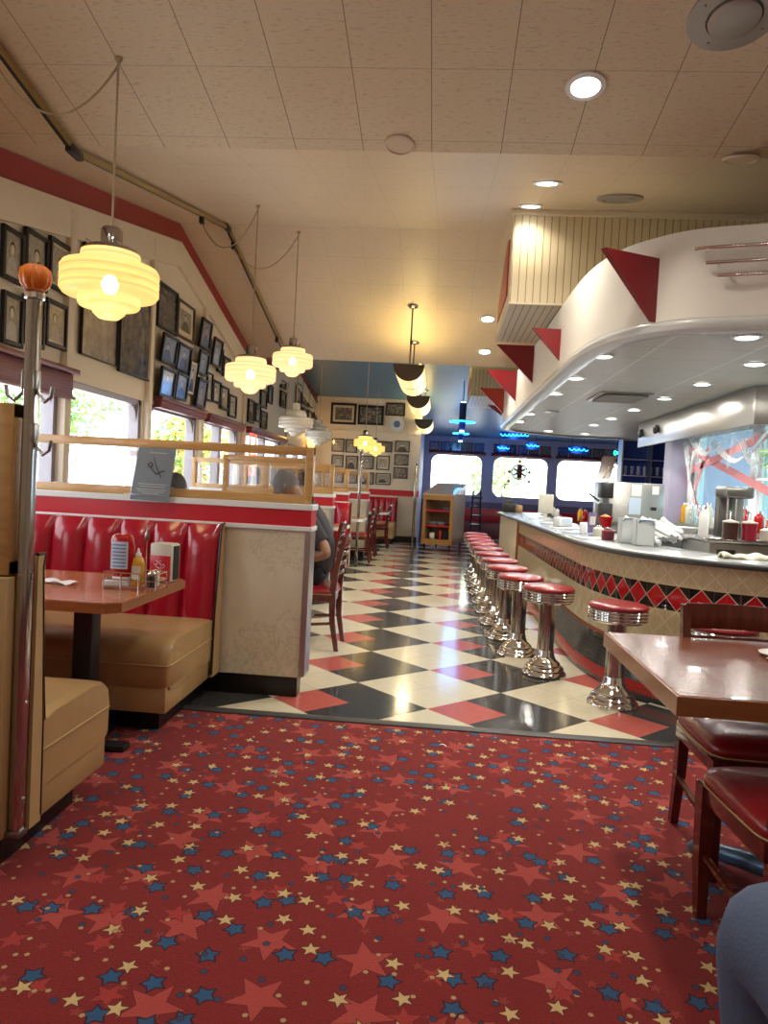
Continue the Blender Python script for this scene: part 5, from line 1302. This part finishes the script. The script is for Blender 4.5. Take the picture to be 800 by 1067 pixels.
e = empty('order_screen', (1.44, 10.2, cz), 'tall pale upright panel behind the far condiments', 'screen'); MB().box((0, 0, .20), (.20, .03, .26), bev=.01).box((0, .01, .04), (.04, .04, .10)).box((0, .01, .008), (.16, .12, .016), bev=.004).build('body', m_cream, e)
# laminated menus lying on counter
for i, (px, py, rz, lab) in enumerate([(566, 545, .2, 'white paper menu lying farthest along the counter edge'), (577, 550, .3, 'second white paper menu lying along the counter edge'), (590, 554.5, .4, 'third white paper menu lying along the counter edge'), (604, 560.5, .5, 'white paper menu lying nearest the purple card'), (553, 540.5, .15, 'white paper menu near the far end of counter')]):
    p = C(px, py); tag(MB().box((p.x+.12, p.y+.02, cz+.004), (.28, .18, .006), rz=rz).build('paper_menu', m_paper if i % 2 else m_lab), lab, 'menu', 'paper menus set out on the counter')
# white bowl
p = aty(700, 540, 7.2); e = empty('white_bowl', (2.1, 6.6, .98), 'white oval basket bowl behind the clear bins', 'bowl'); 
MB().lathe([(.06, 0), (.12, .03), (.15, .07), (.145, .07), (.11, .035), (.05, .01)], seg=28).build('bowl_body', m_paper, e)
MB().b2((-.18, -.16, -.98), (.18, .2, 0)).build('under_cabinet', m_steeld, e)

# ================================================================== CART
e = empty('book_cart', (.13, 15.2, 0), 'light wood cart with open shelves on casters in the aisle', 'cart')
ecart = e; x0, x1, y0, y1, z0, z1 = -.21, .40, 14.6, 15.9, .15, 1.12
MB().b2((x0, y0, z0), (x0+.05, y1, z1)).build('side_panel', m_cartw, e, True); MB().b2((x1-.05, y0, z0), (x1, y1, z1)).build('side_panel', m_cartw, e, True)
MB().b2((x0, y0+.62, z0), (x1, y0+.66, z1)).build('divider', m_cartw, e, True)
MB().b2((x0, y0, z0), (x1, y1, z0+.10)).build('bottom', m_carto, e, True); MB().b2((x0, y0-.005, z1-.09), (x1, y0+.03, z1)).build('top_rail', m_carto, e, True)
for a_ in (x0, x1-.06): MB().b2((a_, y0-.006, z0), (a_+.06, y0+.02, z1)).build('front_stile', m_carto, e, True)
MB().prism([(y0-.01, z1), (y1, z1+.22), (y1, z1+.26), (y0-.01, z1+.03)], x0-.01, x1+.01, 'x').build('sloped_top', m_cartw, e, True)
MB().prism([(y0, z1-.01), (y1, z1-.01), (y1, z1+.22)], x0, x1, 'x').build('top_wedge', m_cartw, e, True)
for z in (.50, .80): MB().b2((x0+.05, y0+.02, z), (x1-.05, y0+.6, z+.03)).build('shelf_board', m_redband, e, True)
for x in (x0+.05, x1-.05):
    for y in (y0+.08, y1-.1): MB().cyl((x-.012, y, .05), (x+.012, y, .05), .05, seg=18).box((x, y, .12), (.04, .04, .06)).build('caster', m_blackp, e, True)
for x, w_, h_, m, lab, nmx in ((-.12, .10, .12, m_paper, 'white bundle on the lowest shelf of the cart', 'cloth_bundle'), (.04, .06, .17, m_redband, 'red box standing on the lowest shelf of the cart', 'carton'), (.20, .15, .14, m_dkblue, 'dark blue bag on the lowest shelf of the cart', 'bag')):
    tag(MB().box((x, 14.85, .252+h_/2), (w_, .2, h_), bev=.02).build(nmx, m), lab, 'item', 'things on the lowest cart shelf')
for x, z in ((-.12, .53), (.15, .83), (.05, .53)): tag(MB().box((x, 14.9, z+.035), (.14, .2, .07), bev=.01).build('booklet_stack', m_grey), {(-.12, .53): 'grey booklets on the cart\'s middle shelf, left', (.15, .83): 'grey booklets on the cart\'s upper shelf', (.05, .53): 'grey booklets on the cart\'s middle shelf, right'}[(x, z)], 'booklets')
ecart.rotation_euler = (0, 0, -.21)
# dark coats/rack behind the cart
e = empty('high_chair', (.80, 16.3, 0), 'dark stacked high chairs behind the cart', 'high chair')
for dx in (-.08, .08):
    for dy in (-.12, .12): MB().cyl((dx*1.5, dy*1.4, 0), (dx, dy, 1.25), .016, seg=8).build('leg', m_blackp, e)
for z in (.3, .5, .7, .9, 1.1): MB().box((0, 0, z), (.24, .3, .04), bev=.008).build('tray', m_blackp, e)

# wall sconce
p = aty(331, 460, 15.9)
e = empty('wall_sconce', (LX+.10, 15.6, p.z-.18), 'glowing amber wall sconce in the far left corner', 'sconce')
MB().lathe([(.05, 0), (.09, .10), (.10, .34), (.07, .36)], seg=16, cap=False).build('glass_shade', em('amber_glass', (1, .55, .14), 4), e); MB().box((-.05, 0, .1), (.09, .08, .25), bev=.01).build('wall_bracket', m_brass, e)
point((LX+.25, 15.6, p.z+.1), 12, (1, .6, .2))
for i, (yy, zz) in enumerate([(14.8, 1.75), (15.2, 1.75)]): pass

# ================================================================== PEOPLE
def body(name, J, E, root, label, cat, mskin, loc=(0, 0, 0), clothes=()):
    # J: {joint: (x,y,z,r)}; E: [(a,b)]; clothes: [(part name, material, set of joints, push)]
    me = bpy.data.meshes.new('tmp'); names = list(J)
    me.from_pydata([J[n][:3] for n in names], [(names.index(a), names.index(b)) for a, b in E], [])
    o = bpy.data.objects.new('tmp', me); COL.objects.link(o)
    md = o.modifiers.new('k', 'SKIN'); md.use_smooth_shade = True
    sk = me.skin_vertices[0].data
    for i, n in enumerate(names): sk[i].radius = (J[n][3], J[n][4] if len(J[n]) > 4 else J[n][3]); sk[i].use_root = (n == root)
    sb = o.modifiers.new('s', 'SUBSURF'); sb.levels = 2; sb.render_levels = 2
    dg_ = bpy.context.evaluated_depsgraph_get(); ev = o.evaluated_get(dg_); m2 = bpy.data.meshes.new_from_object(ev)
    bpy.data.objects.remove(o)
    m2.materials.clear(); m2.materials.append(mskin); m2.shade_smooth()
    po = bpy.data.objects.new(name, m2); COL.objects.link(po); W[po.name] = Matrix.Identity(4); tag(po, label, cat)
    for nm_, mat_, edges, push, extra in clothes:
        bm = bmesh.new(); bm.from_mesh(m2); bm.normal_update()
        keep = set()
        for f in bm.faces:
            c = f.calc_center_median(); best = None
            for a, b in E:
                A, B = Vector(J[a][:3]), Vector(J[b][:3]); t = max(0, min(1, (c-A).dot(B-A)/max(1e-9, (B-A).length_squared))); d = (c-A.lerp(B, t)).length/((J[a][3]*(1-t)+J[b][3]*t))
                if best is None or d < best[0]: best = (d, (a, b), t)
            if best[1] in edges and (edges[best[1]] is None or best[2] <= edges[best[1]]): keep.add(f)
        bmesh.ops.delete(bm, geom=[f for f in bm.faces if f not in keep], context='FACES')
        bm.normal_update()
        for v in bm.verts: v.co += v.normal*push
        mm = bpy.data.meshes.new(nm_); bm.to_mesh(mm); bm.free(); mm.materials.clear(); mm.materials.append(mat_); mm.shade_smooth()
        c = bpy.data.objects.new(nm_, mm); COL.objects.link(c); c.parent = po; W[c.name] = Matrix.Identity(4)
        s_ = c.modifiers.new('t', 'SOLIDIFY'); s_.thickness = .008; s_.offset = 0
    return po
def head(center, r, fwd, hairm, parent, style='short', skin=None):
    f = Vector(fwd).normalized(); side = Vector((0, 0, 1)).cross(f).normalized(); up = f.cross(side); c = Vector(center)
    def P(a, b, d): return c+side*a*r+f*b*r+up*d*r
    def shape(u, v, k=1.0, cut=None):
        th, ph = u*2*PI, (v-.5)*PI
        x, y, z = math.cos(ph)*math.cos(th), math.cos(ph)*math.sin(th), math.sin(ph)
        return P(x*.76*k, y*.92*k, z*1.1*k)
    mb = MB(); mb.grid(28, 16, lambda u, v: shape(u, .40+.6*v, 1.07) if True else None); mb.build('hair', hairm, parent)
    mb = MB()
    for s in (-1, 1): mb.lathe([(.001, -.02), (.011, -.01), (.011, .01), (.001, .02)], P(s*.80, 0, -.05), 10)
    mb.build('ears', skin, parent)
    mb = MB(); mb.tube([P(0, .90, .12), P(0, 1.10, -.18), P(0, .93, -.25)], [.008, .015, .010], 8); mb.build('nose', skin, parent)
    mb = MB()
    for s in (-1, 1): mb.lathe([(.001, -.009), (.010, 0), (.001, .009)], P(s*.32, .83, .08), 10)
    mb.build('eyes', m_blackp, parent)
    MB().tube([P(-.22, .86, -.5), P(0, .93, -.52), P(.22, .86, -.5)], .006, 6).build('mouth', m_maroon, parent)
def hand(parent, wrist, fdir, thumb_side, skin, curl=.5, sz=1.0):
    w = Vector(wrist); f = Vector(fdir).normalized(); s = Vector(thumb_side); s = (s-f*s.dot(f)).normalized(); n = f.cross(s)
    for i, (off, L) in enumerate(((.030, .070), (.010, .078), (-.010, .072), (-.030, .058))):
        b = w+f*.085*sz+s*off*sz; P = [b-f*.03]
        d = f.copy(); p = b.copy(); P.append(p.copy())
        for k_ in range(3): d = (d+n*curl*.6).normalized(); p = p+d*L*sz/3*1.1; P.append(p.copy())
        MB().tube(P, [.009, .009, .0085, .008, .006], 8).build('finger', skin, parent)
    P = [w+f*.03+s*.02, w+f*.055+s*.045, w+f*.08+s*.055+n*.01, w+f*.10+s*.05+n*.02]
    MB().tube(P, [.013, .012, .010, .007], 8).build('thumb', skin, parent)
    mb = MB(); rg = []
    for t, ww, tt in ((0, .026, .020), (.03, .036, .018), (.07, .042, .015), (.095, .038, .011)):
        rg.append([w+f*t+s*ww*math.cos(a*PI/6)+n*tt*math.sin(a*PI/6) for a in range(12)])
    mb.rings(rg).build('palm', skin, parent)
# man on aisle chair, facing -x (towards the windows), leaning over the table
mx_, my = -.90, 5.70
J = {'pelvis': (mx_+.02, my, .58, .14, .17), 'waist': (mx_-.02, my, .76, .135, .165), 'chest': (mx_-.10, my, .96, .13, .19), 'neckb': (mx_-.17, my, 1.09, .075, .08), 'neck': (mx_-.21, my, 1.14, .055), 'headc': (mx_-.27, my, 1.20, .085), 'headt': (mx_-.29, my, 1.27, .075),
 'shl': (mx_-.12, my-.19, 1.03, .065), 'ell': (mx_+.10, my-.29, .74, .048), 'wrl': (mx_-.14, my-.24, .69, .032),
 'shr': (mx_-.12, my+.19, 1.03, .065), 'elr': (mx_-.22, my+.26, .80, .046), 'wrr': (mx_-.42, my+.17, .80, .030),
 'hipl': (mx_-.04, my-.10, .56, .095), 'knl': (mx_-.42, my-.12, .54, .065), 'anl': (mx_-.38, my-.12, .10, .042), 'tol': (mx_-.55, my-.12, .05, .035),
 'hipr': (mx_-.04, my+.10, .56, .095), 'knr': (mx_-.42, my+.12, .54, .065), 'anr': (mx_-.38, my+.12, .10, .042), 'tor': (mx_-.55, my+.12, .05, .035)}
E_ = [('pelvis', 'waist'), ('waist', 'chest'), ('chest', 'neckb'), ('neckb', 'neck'), ('neck', 'headc'), ('headc', 'headt'), ('chest', 'shl'), ('shl', 'ell'), ('ell', 'wrl'), ('chest', 'shr'), ('shr', 'elr'), ('elr', 'wrr'),
      ('pelvis', 'hipl'), ('hipl', 'knl'), ('knl', 'anl'), ('anl', 'tol'), ('pelvis', 'hipr'), ('hipr', 'knr'), ('knr', 'anr'), ('anr', 'tor')]
shirt = {('waist', 'chest'): None, ('chest', 'neckb'): None, ('chest', 'shl'): None, ('chest', 'shr'): None, ('shl', 'ell'): .75, ('shr', 'elr'): .75, ('pelvis', 'waist'): None}
trous = {('pelvis', 'hipl'): None, ('pelvis', 'hipr'): None, ('hipl', 'knl'): None, ('hipr', 'knr'): None, ('knl', 'anl'): .95, ('knr', 'anr'): .95}
shoes = {('anl', 'tol'): None, ('anr', 'tor'): None}
man = body('person', J, E_, 'pelvis', 'man in charcoal t-shirt bent over the table on an aisle chair', 'person', m_skin, clothes=[('t_shirt', m_shirtd, shirt, .012, 0), ('trousers', m_jean, trous, .010, 0), ('shoes', m_blackp, shoes, .010, 0)])
head((mx_-.30, my, 1.235), .105, (-.9, 0, -.45), m_cap, man, skin=m_skin)
hand(man, (mx_-.14, my-.24, .69), (-1, .2, -.1), (0, 1, 0), m_skin); hand(man, (mx_-.42, my+.17, .80), (-1, -.1, -.1), (0, -1, 0), m_skin)
# second diner, only the head shows over the divider
def shift(J, d, flip=False): return {k_: (v[0]+d[0], v[1]+d[1], v[2]+d[2], *v[3:]) for k_, v in J.items()}
hp = aty(189, 508, 4.95)
bx_, by_ = hp.x, 4.72
J2 = {'pelvis': (bx_, by_, .58, .13, .12), 'waist': (bx_, by_+.02, .74, .12, .11), 'chest': (bx_, by_+.04, .92, .15, .11), 'neckb': (bx_, by_+.05, 1.03, .07), 'neck': (bx_, by_+.06, 1.08, .05), 'headc': (bx_, by_+.09, 1.14, .08), 'headt': (bx_, by_+.10, 1.20, .07),
 'shl': (bx_-.19, by_+.03, .97, .06), 'ell': (bx_-.24, by_+.1, .78, .043), 'wrl': (bx_-.16, by_+.34, .80, .028), 'shr': (bx_+.19, by_+.03, .97, .06), 'elr': (bx_+.24, by_+.1, .78, .043), 'wrr': (bx_+.16, by_+.34, .80, .028),
 'hipl': (bx_-.10, by_+.04, .56, .085), 'knl': (bx_-.12, by_+.44, .54, .06), 'anl': (bx_-.12, by_+.42, .10, .04), 'tol': (bx_-.12, by_+.58, .05, .033),
 'hipr': (bx_+.10, by_+.04, .56, .085), 'knr': (bx_+.12, by_+.44, .54, .06), 'anr': (bx_+.12, by_+.42, .10, .04), 'tor': (bx_+.12, by_+.58, .05, .033)}
p2 = body('person', J2, E_, 'pelvis', 'dark-haired diner behind the divider right of the menu card', 'person', m_skin2, clothes=[('dark_sweater', m_dkblue, {**shirt, ('ell', 'wrl'): .9, ('elr', 'wrr'): .9}, .012, 0), ('trousers', m_jean, trous, .010, 0)])
head((bx_, by_+.09, 1.175), .10, (0, .8, -.5), m_hair, p2, skin=m_skin2)
hand(p2, (bx_-.16, by_+.34, .80), (.1, 1, -.1), (1, 0, 0), m_skin2); hand(p2, (bx_+.16, by_+.34, .80), (-.1, 1, -.1), (-1, 0, 0), m_skin2)
# near person at lower right in faded blue, seated beside the camera
nx, ny = .77, .62
J3 = {'pelvis': (nx, ny, .58, .17, .15), 'waist': (nx, ny-.03, .76, .16, .13), 'chest': (nx, ny-.06, 1.0, .18, .13), 'neckb': (nx, ny-.05, 1.16, .08), 'neck': (nx, ny-.04, 1.22, .055), 'headc': (nx, ny-.01, 1.32, .085), 'headt': (nx, ny, 1.42, .075),
 'shl': (nx-.19, ny-.05, 1.08, .065), 'ell': (nx-.22, ny+.06, .84, .05), 'wrl': (nx-.12, ny+.30, .74, .032), 'shr': (nx+.19, ny-.05, 1.08, .065), 'elr': (nx+.26, ny+.06, .84, .05), 'wrr': (nx+.16, ny+.30, .74, .032),
 'hipl': (nx-.12, ny+.06, .56, .115), 'knl': (nx-.185, ny+.60, .615, .100), 'anl': (nx-.14, ny+.62, .10, .045), 'tol': (nx-.14, ny+.80, .05, .036),
 'hipr': (nx+.12, ny+.06, .56, .115), 'knr': (nx+.16, ny+.60, .58, .088), 'anr': (nx+.14, ny+.62, .10, .045), 'tor': (nx+.14, ny+.80, .05, .036)}
p3 = body('person', J3, E_, 'pelvis', 'seated person in faded blue clothes cut off at the lower right corner', 'person', m_skin2, clothes=[('blue_sweatshirt', m_shirtb, {**shirt, ('ell', 'wrl'): .9, ('elr', 'wrr'): .9}, .012, 0), ('blue_trousers', m_shirtb, trous, .012, 0), ('shoes', m_blackp, shoes, .01, 0)])
head((nx, ny+.01, 1.37), .108, (-.1, 1, -.1), m_hair, p3, skin=m_skin2)
hand(p3, (nx-.12, ny+.30, .74), (.2, 1, -.2), (1, 0, 0), m_skin2); hand(p3, (nx+.16, ny+.30, .74), (-.2, 1, -.2), (-1, 0, 0), m_skin2)
place(nx, ny-.02, 0, 'dark wood chair under the person in faded blue')
# thing on the right table
p = atz(797, 684, .752)
e = empty('side_plate', p+Vector((.06, .0, 0)), 'white plate just entering at the right edge of the foreground table', 'plate'); MB().lathe([(.04, 0), (.075, .010), (.078, .014), (.05, .008), (.001, .006)], seg=32).build('plate_body', m_paper, e)
tag(MB().box((p.x+.04, p.y-.09, .757), (.14, .02, .008), rz=-.4, bev=.003).build('wooden_stick', m_edge), 'slim brown stirrer beside the white plate', 'stirrer')

p = atz(462, 777, .008)
tag(MB().grid(5, 2, lambda u, v: (p.x-.02+.045*u, p.y-.006+.012*v, .010+.006*math.sin(u*5))).build('paper_scrap', m_paper), 'tiny white paper scrap lying on the star carpet near the tile edge', 'scrap')
# ================================================================== EXTERIOR
struct(MB().b2((-60, -20, -.25), (LX-.14, 60, -.2)).build('ground_left', m_pave)); struct(MB().b2((LX-.14, YB+.15, -.25), (40, 60, -.2)).build('ground_far', m_pave)); struct(MB().b2((KX+.12, -20, -.25), (40, YB+.15, -.2)).build('ground_right', m_pave))
def tree(loc, h, r, lab, n=2600, m=None, yel=.0):
    e = empty('tree', loc, lab, 'tree', 'trees outside the windows')
    MB().tube([(0, 0, 0), (.05, 0, h*.3), (0, .05, h*.6)], [.14, .11, .06], 8).build('trunk', m_bark, e)
    mb = MB(); cl = [(R.gauss(0, r*.45), R.gauss(0, r*.45), h*.62+R.gauss(0, r*.35), R.uniform(.3, .6)*r) for _ in range(16)]
    for i in range(n):
        c = R.choice(cl); d = Vector((R.gauss(0, 1), R.gauss(0, 1), R.gauss(0, 1))).normalized()*c[3]*R.uniform(.6, 1)
        q = Vector(c[:3])+d; u = Vector((R.uniform(-1, 1), R.uniform(-1, 1), R.uniform(-1, 1))).normalized()*.11; v = u.orthogonal().normalized()*.05
        mb.m(1 if R.random() < yel else 0).quad([q-u, q+v, q+u, q-v])
    mb.build('crown', [m or m_leaf, m_leafy], e)
tree((-9.5, 11.6, -.2), 4.6, 1.7, 'green tree outside the left windows, filling the window behind the booth', yel=.04)
tree((-11.5, 20.0, -.2), 5.0, 2.1, 'green tree outside the left windows past the menu card', yel=.08)
tree((-11.5, 6.0, -.2), 4.4, 1.6, 'green tree outside the nearest left window', yel=.05)
tree((-8.0, 23.0, -.2), 3.6, 1.6, 'yellowish tree outside the farther left windows', yel=.6)
tree((2.4, 29.0, -.2), 3.9, 1.5, 'overexposed green tree outside the middle end window', m=pm('overexposed_leaf', (.42, .55, .30), .6, var=.3), yel=.05)  # overexposure put into the paler leaf colour
e = empty('building', (-26, 30, -.2), 'pale low building across the street outside', 'building'); MB().b2((-34, 22, -.2), (-26, 44, 2.2)).build('wall', m_bld, e, True)
for y in (25, 29, 33, 37): MB().b2((-26, y, .8), (-25.95, y+1.6, 1.8)).build('window', m_winframe, e, True)

# ================================================================== LIGHT
w = bpy.data.worlds.new('world'); sc.world = w; w.use_nodes = True
bg = w.node_tree.nodes['Background']; bg.inputs[0].default_value = (.86, .93, 1.0, 1); bg.inputs[1].default_value = 7.0
sun = bpy.data.lights.new('sun', 'SUN'); sun.energy = 12; sun.angle = .01; sun.color = (1, .95, .86); so = bpy.data.objects.new('sun', sun); so.rotation_euler = (math.radians(38), math.radians(12), 0); COL.objects.link(so)
# window daylight portals
def portal(loc, rot, sx, sy):
    o = area(loc, sx, 1, rot=rot, shape='RECTANGLE', sy=sy); o.data.cycles.is_portal = True
for a, b in wins: portal((LX-.16, (a+b)/2, (SZ+TZ)/2), (0, -PI/2, 0), TZ-SZ, b-a)
for a, b in wfar: portal(((a+b)/2, YB+.17, (BZ0+BZ1)/2), (-PI/2, 0, 0), b-a, BZ1-BZ0)
for a, b in kw: portal((KX+.14, (a+b)/2, 1.58), (0, PI/2, 0), 1.05, b-a)
# lamps' own light
point((-1.79, 3.8, 1.93), 6, (1, .74, .38), .12); point((-1.74, 6.5, 1.86), 6, (1, .78, .45), .12); point((-1.64, 7.8, 2.21), 6, (1, .78, .45), .12)
for y in (9.8, 12.9, 16.3): area((-.47, y, 2.53), 1.2, 14, (1, .82, .5), (0, 0, PI/2), 'RECTANGLE', .2); area((-.47, y, 2.80 if y < 16 else 2.73), 1.2, 16, (1, .72, .25), (PI, 0, PI/2), 'RECTANGLE', .25)
# downlights added out of view to light the foreground for the unseen room
for x, y in ((-1.4, .3), (.6, .6), (2.6, 1.2), (-.4, 1.9), (2.4, 2.9), (-1.9, 1.8)):
    e = empty('recessed_downlight', (x, y, zc(y)), 'added fill downlight over the near carpet, out of view', 'ceiling light', 'recessed lights in the cream tile ceiling'); e.rotation_euler = (-.2, 0, 0)
    MB().lathe([(.072, -.002), (.10, -.003), (.102, -.010), (.075, -.014)], seg=24, cap=False).build('trim_ring', m_whitetrim, e); MB().lathe([(.0, -.006), (.075, -.006), (.075, -.002)], seg=24).build('lens', m_disc, e)
    area((x, y, zc(y)-.03), .14, 15, (1, .92, .80), (-.2, 0, 0))
